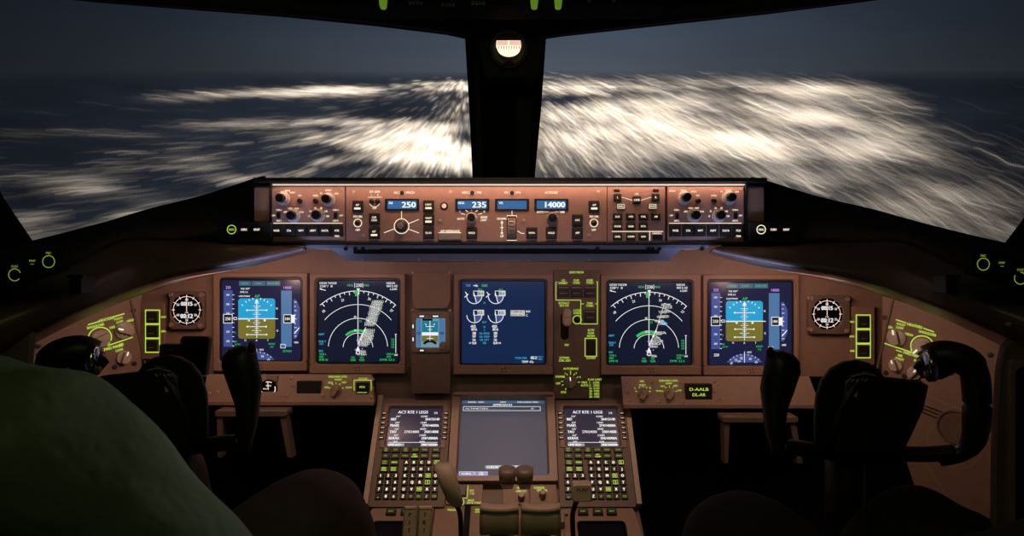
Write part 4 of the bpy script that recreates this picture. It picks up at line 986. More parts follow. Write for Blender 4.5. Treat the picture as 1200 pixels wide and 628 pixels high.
# --- outer angled panels with heaters
def auxp(F, left):
    M_ = (lambda x: x) if left else None
    sx = 1 if left else -1
    hx_, hy_ = (165, 395) if left else (1033, 400)
    t = Thing('heater_panel', 'angled brown side panel with heater knobs, %s' % ('beyond the left shoulder' if left else 'by the right hand cup holder'), 'control panel', F, hx_, hy_, S2, 'angled heater panels')
    V = t.virt
    if left: outl = [(166, 325), (166, 450), (60, 470), (34, 560), (33, 385), (95, 352)]
    else: outl = [(1034, 335), (1110, 362), (1175, 388), (1178, 470), (1168, 640), (1095, 640), (1062, 540), (1040, 470), (1034, 445)]
    pts = [V(*p) for p in outl]
    t.part('faceplate', 'panel_brown', t.mb().poly(pts, -8, 0))
    def tx(m, s, x, y, h, w=None): 
        a, b = V(x, y); m.text(s, a, b, h, .5, w=w, bold=.05)
    def kn(x, y, r, ang=None, mat='knob_pale', z=16):
        a, b = V(x, y); t.pointer_knob(a, b, r*1.08, z, ang, mat) 
    m = t.mb()
    def ln(x0, y0, x1, y1, w=1.2):
        m.line(*V(x0, y0), *V(x1, y1), w, .5)
    if left:
        ln(103, 380.5, 117, 376.5); ln(132, 371.5, 146, 367.3); tx(m, 'HEATERS', 124.5, 374, 3.2); tx(m, 'SHOULDER', 112, 382, 3, 18)
        tx(m, 'FOOT', 139, 373.2, 2.8); tx(m, 'OFF', 131.5, 383.5, 2.8); tx(m, 'HIGH', 153, 375.3, 2.8); tx(m, 'LOW', 140.5, 377, 2.6)
        ln(134, 384, 146, 387, 1.0); ln(141.5, 379, 142.5, 380.5, 1); ln(149, 378.5, 147.5, 380.5, 1)
        ln(126, 405, 155.5, 395, 1.2); tx(m, 'FWD PANEL', 133, 406.8, 3.4, 20); tx(m, 'AIR', 142, 403.5, 2.8); tx(m, 'LOW', 140, 410, 2.8); tx(m, 'OFF', 126, 402.5, 2.6)
        ln(142, 412, 142.2, 414, 1)
        a, b = V(117, 396); m.ring(a, b, 12, 1.2, .5, -30, 190)
        kn(117, 396.5, 9, 190); kn(145, 387, 9.5, 150); kn(144.5, 419, 7.5, 60)
        for x, y in ((156, 364), (157, 426), (44, 405), (134, 430)): a, b = V(x, y); t.screw(a, b, 3, True)
    else:
        ln(1050, 374.5, 1062, 378.5); ln(1082, 384.5, 1094.5, 388.8); tx(m, 'HEATERS', 1072, 381.6, 3.2); tx(m, 'SHOULDER', 1087, 390.5, 3, 18)
        tx(m, 'FOOT', 1056, 380.2, 2.8); tx(m, 'LOW', 1054.5, 384, 2.8); tx(m, 'OFF', 1043, 383.5, 2.8); tx(m, 'HIGH', 1065.5, 391.8, 2.8)
        ln(1046.5, 387.5, 1047.5, 394, 1); ln(1053.5, 386, 1052.5, 389, 1); ln(1061, 391, 1057.5, 393, 1)
        ln(1036, 402, 1081, 417, 1.2); tx(m, 'FWD PANEL', 1070, 415.8, 3.4, 20); ln(1050, 410, 1057, 412.5, 1); tx(m, 'AIR', 1055, 416.5, 2.8); tx(m, 'FOOT', 1054.5, 420.5, 2.8); tx(m, 'OFF', 1070.5, 410.8, 2.8); tx(m, 'FEET', 1075, 423, 2.8)
        ln(1054, 421.5, 1052.7, 424.5, 1); a, b = V(1081, 406); m.ring(a, b, 12, 1.2, .5, -20, 220)
        kn(1051, 395.5, 9.5, 110); kn(1081, 406.5, 9.5, 240); kn(1050, 428, 7, 120); kn(1072, 437, 7, 60)
        for x, y in ((1037, 372), (1038.5, 437), (1161, 416), (1060, 441)): a, b = V(x, y); t.screw(a, b, 3, True)
        q = t.mb()
        a, b = V(1118, 520); q.ring(a, b, 26, 1.6, .8); a, b = V(1105, 508); 
        t.part('cup_holder_rim', 'knob_brown', q)
        a, b = V(1120, 500); t.part('cup_holder', 'panel_dark', t.mb().cyl(a, b, [(19, 0), (19, 4), (17, 4.6), (16, 1)], 30), smooth=True)
        q = t.mb()
        for x0, y0, x1, y1 in ((1080, 478, 1100, 486), (1080, 474, 1104, 483), (1079, 482, 1098, 490)): q.line(*V(x0, y0), *V(x1, y1), 1.5, .6)
        t.part('slots', 'matte_black', q)
        q = t.mb(); q.line(*V(1062, 452), *V(1166, 498), 2.2, 1.0); q.line(*V(1070, 520), *V(1140, 628), 2.2, 1.0)
        t.part('seam_ridge', 'knob_brown', q)
    t.part('lettering', 'light_green', m)
    a, b = V(164 if left else 1035.5, 400); t.part('seam_rail', 'panel_dark', t.mb().box(a-1.2, b-50, a+1.2, b+48, 0, 3, .5, .5))
auxp(AUXL, True); auxp(AUXR, False)
# ================================================================== PEDESTAL
def pv(L_, X_=0): return PO + RT*X_ - (UP*.77+FW*.64)*L_
XC = -.0185
ped = Thing('control_stand', 'brown centre control stand running back from the instrument panel between the seats', 'control stand', PED, 600, 466, .001, at=PO)
# body: side walls follow the sloped face then the flat top
def pedbox(name, prof, x0, x1, mat):
    bm = bmesh.new(); ra = [bm.verts.new(Vector((x0, 0, 0))+p) for p in prof]; rb = [bm.verts.new(Vector((x1, 0, 0))+p) for p in prof]
    bm.faces.new(ra); bm.faces.new(rb[::-1])
    for i in range(len(prof)): bm.faces.new((ra[i], ra[(i+1) % len(prof)], rb[(i+1) % len(prof)], rb[i]))
    o = finish(bm, name, mat); o.parent = ped.e; o.matrix_parent_inverse = ped.e.matrix_world.inverted(); return o
v2 = PED2.v; pA = pv(-.005)-PED.n*.012; pB = pv(.2325)-PED.n*.012; pC = pB - v2*.40
yz = lambda p: Vector((0, p.y, p.z))
prof = [yz(pA), yz(pB), yz(pC), Vector((0, pC.y, .0)), Vector((0, pA.y+.05, .0)), Vector((0, pA.y+.05, pA.z))]
pedbox('body', prof, XC-.262, XC+.262, 'panel_dark')
for s_ in (-1, 1):
    p2 = [yz(pA)+yz(PED.n)*.014, yz(pB)+yz(PED.n)*.020, yz(pB), yz(pA)]
    pedbox('side_rail', p2, XC+s_*.262-.005, XC+s_*.262+.005, 'handle_tan')
m = MB(0, 0, .001)
def T_on(name, label, cat, X_, L_, group=None, z=0): return Thing(name, label, cat, PED, 0, 0, .001, group, at=pv(L_, X_), z=z)

def cdu(X_, lab, side):
    t = T_on('flight_computer', lab, 'keypad computer', X_, .1235, 'keypad flight computers on the control stand')
    t.part('faceplate', 'panel_dark', t.mb().frame((-73, -114.5, 73, 114.5), (-54, -97, 54, -12), -12, 6, 4, 3, 3, zin=1))
    t.part('screen_surround', 'panel_brown', t.mb().frame((-66, -106, 66, -6), (-56, -99, 56, -10), 5, 8, 3, 3, 2, zin=2))
    sc = t.part('screen', 'scr_cdu', t.mb().box(-54.5, -97.5, 54.5, -11.5, -4, 1, 2, .1))
    m = t.mb(); z = 1.3
    m.text('ACT RTE 1 LEGS', -6, -89, 6.5, z, w=62, bold=.05); m.text('1/4', 42, -87, 5, z)
    L1 = ['234°', '224°', '216°', '252°', '250°']; R1 = ['4.5NM', '12NM', '18NM', '3.9NM', '6NM']
    N1 = ['RID', 'PSA02', 'TAU', 'KERAX', 'UNOKO']; A1 = ['264/15140', '274/14000A', '250/14000', '250/10000A', '240/10000A']
    for i in range(5):
        y = -79+i*14.3
        m.text(L1[i], -36, y, 4.2, z, al='c'); m.text(R1[i], 18, y, 4.2, z); m.text(N1[i], -50, y+6.3, 5.6, z, al='l', bold=.08); m.text(A1[i], 50, y+6.3, 5.6, z, al='r', bold=.08)
    if True: m.text('270/24000', 10, -79+2*14.3+6.3, 5.6, z, al='r', w=30)
    m.line(-50, -20.5, 50, -20.5, 1.0, z); m.text('<RTE 2 LEGS', -51, -15.5, 5, z, al='l'); m.text('RTE DATA>', 51, -15.5, 5, z, al='r')
    t.part('text', 'scr_white', m, sc)
    for sx in (-1, 1):
        for i in range(6):
            y = -82+i*11
            b = t.part('line_key', 'button_black', t.mb().box(sx*64-5, y-3.4, sx*64+5, y+3.4, 4, 10, 1, .8)); t.part('legend', 'light_strip', t.mb().rect(sx*64-3.3, y-.5, sx*64+3.3, y+.5, 10.2), b)
            t.part('guide_line', 'handle_tan', t.mb().line(sx*57.5, y+4, sx*53.5, y+1, .6, 8.3))
    def key(x, y, w_, h_, s, inv=False, th=None, mat=None):
        b = t.part('key', 'button_black', t.mb().box(x-w_/2, y-h_/2, x+w_/2, y+h_/2, 4, 9.5, 1.2, .9))
        m = t.mb()
        if inv: m.outline(x-w_*.36, y-h_*.33, x+w_*.36, y+h_*.33, .9, 9.8)
        ls = s.split('\n')
        for i, q in enumerate(ls): m.text(q, x, y+(i-(len(ls)-1)/2)*4.2, th or 5.6, 9.8, bold=.09)
        t.part('legend', mat or 'light_green_dim', m, b)
    cols = (-51, -32, -12, 7, 26, 49)
    for c_, s in zip(cols, ('INIT\nREF', 'RTE', 'DEP\nARR', 'ALTN', 'VNAV', 'EXEC')): key(c_, -1, 17, 11.5, s, th=3.2)
    for c_, s in zip(cols, ('FIX', 'LEGS', 'HOLD', 'FMC\nCOMM', 'PROG', 'MENU')): key(c_, 12, 17, 11.5, s, th=3.2, mat='light_green' if c_ == 7 else None)
    for i, s in enumerate(('NAV\nRAD', 'MENU', 'PREV\nPAGE', 'NEXT\nPAGE')): key(-51+19*(i % 2), 26+14*(i//2), 17, 11.5, s, th=3.4, mat='light_green' if i else None)
    for r, (row, y) in enumerate(zip(('ABCDE', 'FGHIJ', 'KLMNO', 'PQRST', 'UVWXY', 'Z  /-'), (26, 40, 53.5, 67, 81, 95))):
        for k, ch in enumerate(row):
            s = ch if ch != ' ' else ('SP' if k == 1 else 'DEL')
            if r == 5: s = ('Z', 'SP', 'DEL', '/', 'CLR')[k]
            iv = ch in 'ENSW' and r < 5
            key(-8+15*k, y, 12.4, 11.2, s, inv=iv, th=5.4 if len(s) == 1 else 3.6, mat='light_green' if iv else 'light_white' if len(s) == 1 else None)
    for row, y in zip(('123', '456', '789', '.0±'), (53.5, 67, 81, 95)):
        for k, ch in enumerate(row): key(-56+15*k, y, 12.4, 11.2, ch, mat='light_white')
    for x, y in ((-67, -109), (67, -109), (-67, 108), (67, 108), (-67, -12), (67, -12)): t.screw(x, y, 3, True)
cdu(-.2015, 'keypad flight computer with small text screen left of the large lower display', 0)
cdu(.1645, 'keypad flight computer with small text screen right of the large lower display', 1)

t = T_on('lower_display', 'large grey lit screen reading checklist complete between the two keypads', 'display screen', XC, .092)
t.part('bezel', 'bezel_brown', t.mb().frame((-108, -98, 108, 96), (-88.5, -86, 88.5, 81), -10, 10, 4, 5, 4, zin=-1))
t.part('handle_bar', 'bezel_brown', t.mb().box(-106, -98, 106, -90, 6, 16, 2, 1.5))
for x in (-100, 100): t.screw(x, -94, 3.5)
sc = t.part('screen', 'scr_lower', t.mb().box(-89, -86.5, 89, 81.5, -6, -1.2, 4, .1))
z = -.9
def pt(mat, fn, name):
    m = t.mb(); fn(m); t.part(name, mat, m, sc)
pt('scr_box', lambda m: m.rect(-87, -85.5, 87, -79, z), 'top_banner')
pt('scr_teal', lambda m: m.flat([(x*.5+2, y*1+63) for x, y in rrect(-74, -3.8, 74, 3.8, 3.4)], z), 'banner')
pt('scr_button', lambda m: (m.rect(-86, 73, -57, 80.3, z), m.rect(-55, 73, -30, 80.3, z)), 'buttons')
pt('scr_white', lambda m: (m.text('APPROACH', -2, -75.5, 4.2, z+.15, w=40, bold=.08), m.outline(-84, -71.5, 78, -62, 1, z+.1), m.text('ALTIMETERS . . . . . . . . . .', -80, -66.8, 3.4, z+.15, al='l', w=92), m.text('SET', 62, -66.8, 3.4, z+.1),
    m.text('NORMAL', -71.5, 76.8, 4, z+.2), m.text('ITEM', -42.5, 75, 3, z+.2), m.text('OVRD', -42.5, 78.4, 3, z+.2), m.outline(-86, 73, -57, 80.3, .8, z+.15), m.outline(-55, 73, -30, 80.3, .5, z+.15), m.text('NORMAL   MENU', -58, -82, 3.2, z+.2, w=34), m.text('RESETS', 0, -82, 3.2, z+.2), m.text('NON-NORMAL MENU', 52, -82, 3.2, z+.2, w=44)), 'white_symbols')
pt('scr_white', lambda m: m.text('CHECKLIST COMPLETE', 2, 63, 4.4, z+.2, w=66), 'message')

# --- lower small panels below the display
t = T_on('alternate_flap_panel', 'small brown plate with green framed switch below the large lower display', 'control panel', -.075, .2135)
plate(t, -52, -22, 18, 18, -6, 2, 'panel_brown', 2)
t.part('square_button', 'button_black', t.mb().box(-36, -18, -14, 3, 2, 8, 1.5, 1)); t.knob(-26, 13.5, 6.5, 7, 'plastic_black', name='round_button', flute=False)
t.part('lettering', 'light_green', t.mb().line(-11, -19, -11, 4, 1.1, 2.4).line(-38, 5.5, -11, 5.5, 1.1, 2.4).ring(-26, 13.5, 8.6, 1.2, 2.4).text('EVT', -3, -9, 4.2, 2.4).text('CTL', -2, -3.4, 4.2, 2.4).text('BACK', -10, 10, 4, 2.4, al='l').text('SIDE DISP', -12, 15, 4, 2.4, al='l', w=28))
for x, y in ((8, 4), (13, -18)): t.screw(x, y, 3, True)
t = T_on('display_switch_panel', 'brown plate with two small display knobs and green lettering behind the thrust levers', 'control panel', .045, .2135)
plate(t, -62, -22, -12, 18, -6, 2, 'panel_brown', 2); t.part('faceplate', 'panel_brown', t.mb().box(-10, -22, 42, 18, -6, 2, 2, .8))
t.knob(-27, 4, 7, 16, 'knob_brown'); t.knob(14, 0, 8, 10, 'knob_brown', cap=(5.5, 8, 'knob_brown'))
t.part('lettering', 'light_green', t.mb().text('ALT PNL', -26, -15, 4.2, 2.4).text('SCREENS', 8, -15, 4.2, 2.4).text('LWR CTL', -27, -8, 4, 2.4).text('UPR DSPL', 14, -9.5, 4, 2.4))
for x, y in ((-50, -13), (36, -9), (37, 10), (-5, 12)): t.screw(x, y, 3.2, True)

# --- things on the flat top of the stand: frame through pB
def T2(name, label, cat, X_, L_, group=None):
    t = Thing(name, label, cat, PED2, 0, 0, .001, group, at=PED2.o + RT*X_ - PED2.v*L_ - PED.n*.004); return t
t = T2('lever_quadrant_panel', 'flat brown top plate of the control stand with yellow green markings', 'control panel', XC, .09)
plate(t, -128, -92, 128, 80, -8, 2, 'panel_brown', 3)
m = t.mb().text('MANUAL', -92, -78, 5.5, 2.4, w=24).rect(-52, -80, -26, -78, 2.4).text('SPEEDBR', -39, -73, 5, 2.4, w=26).text('HOLD', 92, -74, 5, 2.4)
t.part('lettering', 'light_green', m)
m = t.mb(); m.box(-72, -92, -60, 60, 2, 2.6, 2, .1); m.box(100, -88, 108, 60, 2, 2.6, 2, .1)
t.part('lever_slots', 'matte_black', m)
m = t.mb(); m.box(96, -70, 124, -58, 2, 12, 1, 1); m.box(104, -60, 116, -30, 2, 20, 2, 1)
t.part('detent_block', 'knob_brown', m)

def ccd(X_, sgn, lab):
    t = T2('cursor_pad_panel', lab, 'control panel', X_, .075, 'cursor pad panels at the corners of the control stand')
    t.part('faceplate', 'panel_brown', t.mb().poly([(-66, -64), (52 if sgn < 0 else 60, -64), (64, -50), (72, 76), (-78, 76), (-72, -50)] if sgn > 0 else [(-58, -64), (60, -64), (60, 76), (-82, 76), (-78, 20)], -8, 6, 1.2))
    xs_ = (-20, 8) if sgn < 0 else (-36, -8, 18)
    for x in xs_: t.button(x, -50, 19, 13, ['NAV'], z=12, leg='light_green_dim', th=4)
    t.part('touch_pad', 'dark_glass', t.mb().frame((-50, -28, 40, 60), (-44, -22, 34, 54), 5, 10, 8, 6, 3, zin=6).box(-46, -24, 36, 56, 3, 7, 6, .3))
    for x, y in ((-52, -52), (48, -52)): t.screw(x, y, 3.4, True)
ccd(-.208, -1, 'brown corner panel with dark cursor pad at the left foot of the keypad')
ccd(.170, 1, 'brown corner panel with dark cursor pad at the right foot of the keypad')

# alternate trim levers with vertical letters
for k, (x, s, lab) in enumerate(((480.5, 'PITCH', 'pale trim lever lettered PITCH in front of the left keypad'), (498, 'TRIM', 'pale trim lever lettered TRIM in front of the left keypad'))):
    F_ = Frame(P(x, 612, 1.245), RT, UP*.9+FW*.43)
    t = Thing('trim_lever', lab, 'lever', F_, x, 612, 1.245/FPX, 'pair of pitch trim levers')
    t.part('grip', 'lever_olive', t.mb().box(x-8, 595, x+8.3, 645, -16, 6, 3, 3), smooth=True)
    t.part('grip_top', 'handle_tan', t.mb().box(x-7.5, 594, x+7.8, 598.5, -14, 8, 2, 2))
    m = t.mb()
    for i, ch in enumerate(s): m.text(ch, x, 604+i*8.6, 5, 6.3, bold=.06)
    t.part('letters', 'matte_black', m)

# thrust levers: broad ribbed grips on arms
def lever_loft(name, mat, secs, parent, n=16, inv=None):
    """secs: (center world, half-width x, half-depth a, dir a vector, dir b vector)"""
    bm = bmesh.new(); rows = []
    for c, ra, rb, da, db in secs:
        rows.append([bm.verts.new(c + da*(ra*math.copysign(abs(math.cos(2*PI*k/n))**.7, math.cos(2*PI*k/n))) + db*(rb*math.copysign(abs(math.sin(2*PI*k/n))**.7, math.sin(2*PI*k/n)))) for k in range(n)])
    for a, b in zip(rows, rows[1:]):
        for k in range(n): bm.faces.new((a[k], a[(k+1) % n], b[(k+1) % n], b[k]))
    bm.faces.new(rows[0]); bm.faces.new(rows[-1])
    o = finish(bm, name, mat, None, smooth='all'); o.parent = parent; o.matrix_parent_inverse = parent.matrix_world.inverted(); return o
def plainthing(name, label, cat, loc, group=None):
    e = bpy.data.objects.new(name, None); e.location = loc; e.matrix_world = Matrix.Translation(loc); link(e); tag(e, label, cat, group); return e
for k, (x0, x1, lab) in enumerate(((562.5, 608, 'broad olive thrust lever grip, left one of the two'), (610.5, 656.5, 'broad olive thrust lever grip, right one of the two'))):
    d = 1.17; xc = (x0+x1)/2
    base = P(xc, 640, 1.22)
    e = plainthing('thrust_lever', lab, 'lever', base, 'pair of thrust levers')
    hw = (x1-x0)/2*d/FPX
    secs = []
    for i in range(9):
        u = -1+2*i/8; r = .0215*(1+.16*u*u) * (.90 if abs(u) > .99 else 1)
        secs.append((P(xc, 609, d)+RT*hw*u, r*.95, r*1.0, FW, UP))
    lever_loft('grip', 'lever_olive', secs, e, 18)
    lever_loft('arm', 'lever_brown', [(P(xc, 612, d+.01), hw*.55, .012, RT, FW), (P(xc, 650, d+.03), hw*.5, .014, RT, FW), (P(xc, 700, d+.06), hw*.5, .014, RT, FW)], e)
    lever_loft('grip_crest', 'handle_tan', [(P(xc, 596.0-2.2*u*u, d-.010)+RT*hw*u*.97, .012, .0055, FW, UP) for u in (-1, -.6, -.3, 0, .3, .6, 1)], e)
for k, (x, lab) in enumerate(((594.5, 'small rounded reverse thrust lever, left one of the two in front of the grey screen'), (615, 'small rounded reverse thrust lever, right one of the two in front of the grey screen'))):
    d = 1.20; e = plainthing('reverse_thrust_lever', lab, 'lever', P(x, 592, d+.02), 'pair of reverse thrust levers')
    lever_loft('grip', 'lever_brown', [(P(x, 546.5, d+.012), .010, .008, RT, FW), (P(x, 548.5, d), .0148, .014, RT, FW), (P(x, 556, d-.004), .0148, .015, RT, FW), (P(x, 563, d), .0135, .012, RT, FW)], e, 18)
    lever_loft('arm', 'plastic_black', [(P(x, 561, d+.002), .0125, .006, RT, FW), (P(x, 567, d+.03), .012, .006, RT, FW), (P(x, 572, d+.09), .010, .006, RT, FW)], e)
# speedbrake lever
e = plainthing('speedbrake_lever', 'brown speedbrake lever on a thin black stem beside the left keypad', 'lever', P(541, 628, 1.2))
dv = (P(537, 590, 1.17)-P(524, 545, 1.17)).normalized()
lever_loft('grip', 'handle_tan', [(P(519, 543, 1.18), .012, .010, RT, FW), (P(520.5, 547, 1.175), .0165, .015, RT, FW), (P(526, 566, 1.17), .0155, .015, RT, FW), (P(533, 586, 1.175), .0135, .012, RT, FW), (P(535.5, 592, 1.18), .009, .009, RT, FW)], e, 16)
sweep('stem', [P(*p) for p in catmull([(533, 588, 1.18), (538.5, 600, 1.185), (540, 615, 1.19), (540, 645, 1.2)], 5)], .0042, 'plastic_black', e, 8)
# flap lever
e = plainthing('flap_lever', 'tan block shaped flap lever on a black stem in front of the right keypad', 'lever', P(677, 640, 1.22))
d = 1.18
fl = Thing('x', None, None, FP(d), 683, 577, d/FPX); fl.e.name = 'grip_block'
fl.part('grip', 'handle_tan', fl.mb().loft([[(x, y, zz) for x, y in rrect(671.5, 567.5, 693.5, 588, 2.5)] for zz in (-22,)] + [[(x, y, -2) for x, y in rrect(671, 567, 694, 588.5, 3)], [(x, y, 2) for x, y in rrect(672.5, 568.5, 692.5, 587, 3)]]))
fl.part('lettering', 'matte_black', fl.mb().text('FLAP', 682.5, 573.5, 3.8, 2.3, w=13))
for ch in list(fl.e.children):
    mw = fl.e.matrix_world.copy(); ch.parent = e; ch.matrix_parent_inverse = e.matrix_world.inverted(); ch.matrix_basis = mw
bpy.data.objects.remove(fl.e)
sweep('stem', [P(*p) for p in catmull([(676, 586, 1.19), (671.5, 600, 1.2), (671, 615, 1.21), (673, 650, 1.22)], 5)], .0045, 'plastic_black', e, 8)

# ================================================================== COCKPIT SIDES, OVERHEAD, COMPASS
t = Thing('magnetic_compass', 'lit standby compass in a dark housing hanging on the windshield centre post', 'compass', FP(1.50), 599, 62, 1.50/FPX)
t.part('housing', 'post_grey', t.mb().loft([[(x, y, -80) for x, y in [(562, 12), (637, 12), (635, 30), (628, 82), (624, 88), (576, 88), (571, 83), (564, 30)]], [(x, y, -6) for x, y in [(556, 8), (643, 8), (641.5, 30), (633, 86), (628.5, 92), (572, 92), (566.5, 87), (557.5, 30)]], [(x, y, 0) for x, y in [(558, 10), (641, 10), (639.5, 30), (631.5, 85), (627.5, 90.5), (573, 90.5), (568, 86), (559.5, 30)]]]))
t.part('round_socket', 'matte_black', t.mb().cyl(596, 58, [(24, -1), (24, 3), (22.5, 4.5), (20, 2), (19.5, 1)], 36), smooth=True)
t.part('lens_ring', 'knob_brown', t.mb().ring(596, 59, 16, 5, 6, 195, 250).ring(596, 59, 16, 5, 6, 290, 345).ring(596, 59, 16, 5, 6, -15, 30).ring(596, 59, 16, 5, 6, 150, 195))
sc = t.part('compass_bowl', 'compass_light', t.mb().poly([(582, 48.5), (610, 48.5), (610.5, 56)] + [(596.3+13.5*math.cos(math.radians(a)), 57+10*math.sin(math.radians(a))) for a in range(10, 171, 16)] + [(581.5, 56)], 2, 7, 1))
m = t.mb(); m.rect(582.5, 49, 595.2, 54.2, 7.3); m.rect(597, 49, 609.8, 54.2, 7.3)
t.part('compass_card', 'lamp_pink', m, sc)
m = t.mb()
for k in range(9): m.rect(584+k*3.0, 55, 584.7+k*3, 58.5, 7.5)
m.ring(589, 66, 8, .7, 7.4, 215, 320); m.ring(603, 66, 8, .7, 7.4, 220, 325)
t.part('card_marks', 'knob_brown', m, sc)
for x, y in ((574, 75), (618, 75), (574, 38), (618, 38)): t.screw(x, y, 1.6, True)

t = Thing('overhead_panel', 'dark overhead panel edge with green lit switch guards hanging at the top', 'control panel', FP(1.30), 590, -12, 1.30/FPX)
t.part('panel', 'matte_black', t.mb().box(400, -60, 780, 5, -80, 0, 3, 2))
for x in (449.5, 626, 654): t.part('switch_guard', 'guard_green', t.mb().loft([[(x+a, y, z) for a, z in ((-4.5*k, 0), (4.5*k, 0), (4.5*k, 9), (-4.5*k, 9))] for y, k in ((-14, 1.05), (4, .95), (9.5, .8), (11.5, .45))]))
for x in (487.5, 525, 560):
    o = t.part('knurled_switch', 'lever_olive', t.mb().box(x-5, -8, x+5, 1, 0, 8, 1.5, 1)); 
    m = t.mb()
    for k in (-6, -1.8, 2.4, 6.5): m.cyl(x+k, 4.6 if x != 525 else 6.8, [(1.9, 3), (1.9, 7), (1.2, 8)], 10)
    t.part('studs', 'lever_brown', m, o)
    t.part('legend', 'guard_green', t.mb().rect(x-3.5, -3, x+3.5, .5, 8.3), o)
for x in (690, 718.5): t.part('switch_tip', 'lever_olive', t.mb().cyl(x, 1.5, [(2.4, 2), (2.4, 6), (1.5, 7)], 12))

# side switch clusters
for sd, F_, rings, lab in ((0, .88, [(17.5, 322, 'CLOC', 300), (57.3, 306.5, 'MIC', 360)], 'black side panel with two glowing green rings below the left window corner'), (1, .88, [(1152, 309.5, 'MIC', 360), (1195.5, 326, 'CLOC', 300)], 'black side panel with two glowing green rings below the right window corner')):
    cx = sum(r[0] for r in rings)/2
    t = Thing('map_light_panel', lab, 'control panel', FP(F_), cx, 314, F_/FPX, 'side panels with glowing rings')
    hw = 36; y0, y1 = (293, 336)
    if sd == 0: pl = [(cx-hw-14, y0+14), (cx+10, y0-2), (cx+hw, y0-1), (cx+hw, y1-20), (cx-hw-14, y1+6)]
    else: pl = [(cx-hw, y0+2), (cx-8, y0+2), (cx+hw+14, y0+16), (cx+hw+14, y1+10), (cx-hw, y1-16)]
    t.part('faceplate', 'matte_black', t.mb().poly(pl, -14, 0, 1))
    for x, y, s, fa in rings:
        o = t.part('dimmer_knob', 'plastic_black', t.mb().cyl(x, y, [(4.6, 0), (4.6, 1.2), (4, 1.8)], 20), smooth=True)
        t.part('ring_mark', 'light_green_dim', t.mb().ring(x, y, 7, 1, .6, (20 if sd == 0 else 150) if fa < 360 else 0, ((20 if sd == 0 else 150) if fa < 360 else 0)+fa).text(s, x, y-10, 2.6, .6, w=(8 if fa < 360 else 6)), o)
    mx = cx+ (1 if sd == 0 else 1)
    t.part('lettering', 'light_green_dim', t.mb().text('MAP', 38.3 if sd == 0 else 1173.8, 305.5 if sd == 0 else 307.8, 2.4, .6, w=7).line(36 if sd == 0 else 1172, 309.5 if sd == 0 else 312, 40 if sd == 0 else 1176, 309.5 if sd == 0 else 312, .5, .6))
for x, lab in ((89, 'small black clip on the left wing of the glareshield'), (1115, 'small black clip on the right wing of the glareshield')):
    t = Thing('clip', lab, 'clip', FP(.965), x, 332, .965/FPX, 'clips on the glareshield wings')
    t.part('body', 'plastic_black', t.mb().box(x-7, 323, x+7, 343.5, -30, 2, 1, 1)); t.part('tab', 'plastic_black', t.mb().box(x-9, 322, x+10, 326, -6, 4, 1, 1))

for sd in (0, 1):
    t = Thing('side_console', 'dark brown side console against the %s cockpit wall' % ('left' if sd == 0 else 'right'), 'side console', FP(.95), 10 if sd == 0 else 1180, 480, .95/FPX)
    if sd == 0:
        t.part('shell', 'panel_dark', t.mb().poly([(-260, 345), (-10, 349), (18, 352), (33, 366), (36, 383), (35, 402), (30, 470), (-70, 540), (-70, 1205), (-260, 1205)], -10, 0, 3))
    else:
        t.part('shell', 'panel_dark', t.mb().poly([(1460, 385), (1186, 398), (1178, 405), (1172, 430), (1167, 520), (1160, 1205), (1460, 1205)], -10, 0, 3))
        t.part('recess_frame', 'panel_brown', t.mb().frame((1179, 420, 1300, 660), (1188, 432, 1290, 650), 0, 8, 8, 7, 3, zin=1))
        t.part('recess', 'matte_black', t.mb().box(1187, 431, 1291, 651, -1, 1, 6, .2))
        t.part('grab_handle', 'handle_tan', t.mb().box(1170, 374.5, 1186, 381, -12, 20, 3, 3))

# foot rests behind the wheels
for sd, (x0, x1, y0, y1) in enumerate(((251, 336, 481, 545), (847, 936, 488, 552))):
    t = Thing('table_frame', 'brown folded table frame under the %s switch strip' % ('left' if sd == 0 else 'right'), 'table', FP(1.42), (x0+x1)/2, y0, 1.42/FPX, 'folded table frames under the panel')
    t.part('top_bar', 'panel_dark', t.mb().box(x0, y0, x1, y0+8, -40, 0, 3, 2))
    for a, b in ((x0+2, x0+9), (x1-9, x1-2)): t.part('leg', 'lever_brown', t.mb().poly([(a, y0+8), (b, y0+8), (b+(8 if a > (x0+x1)/2 else -2), y1-8), (a+(9 if a > (x0+x1)/2 else 1), y1-8)], -30, -4, 1))
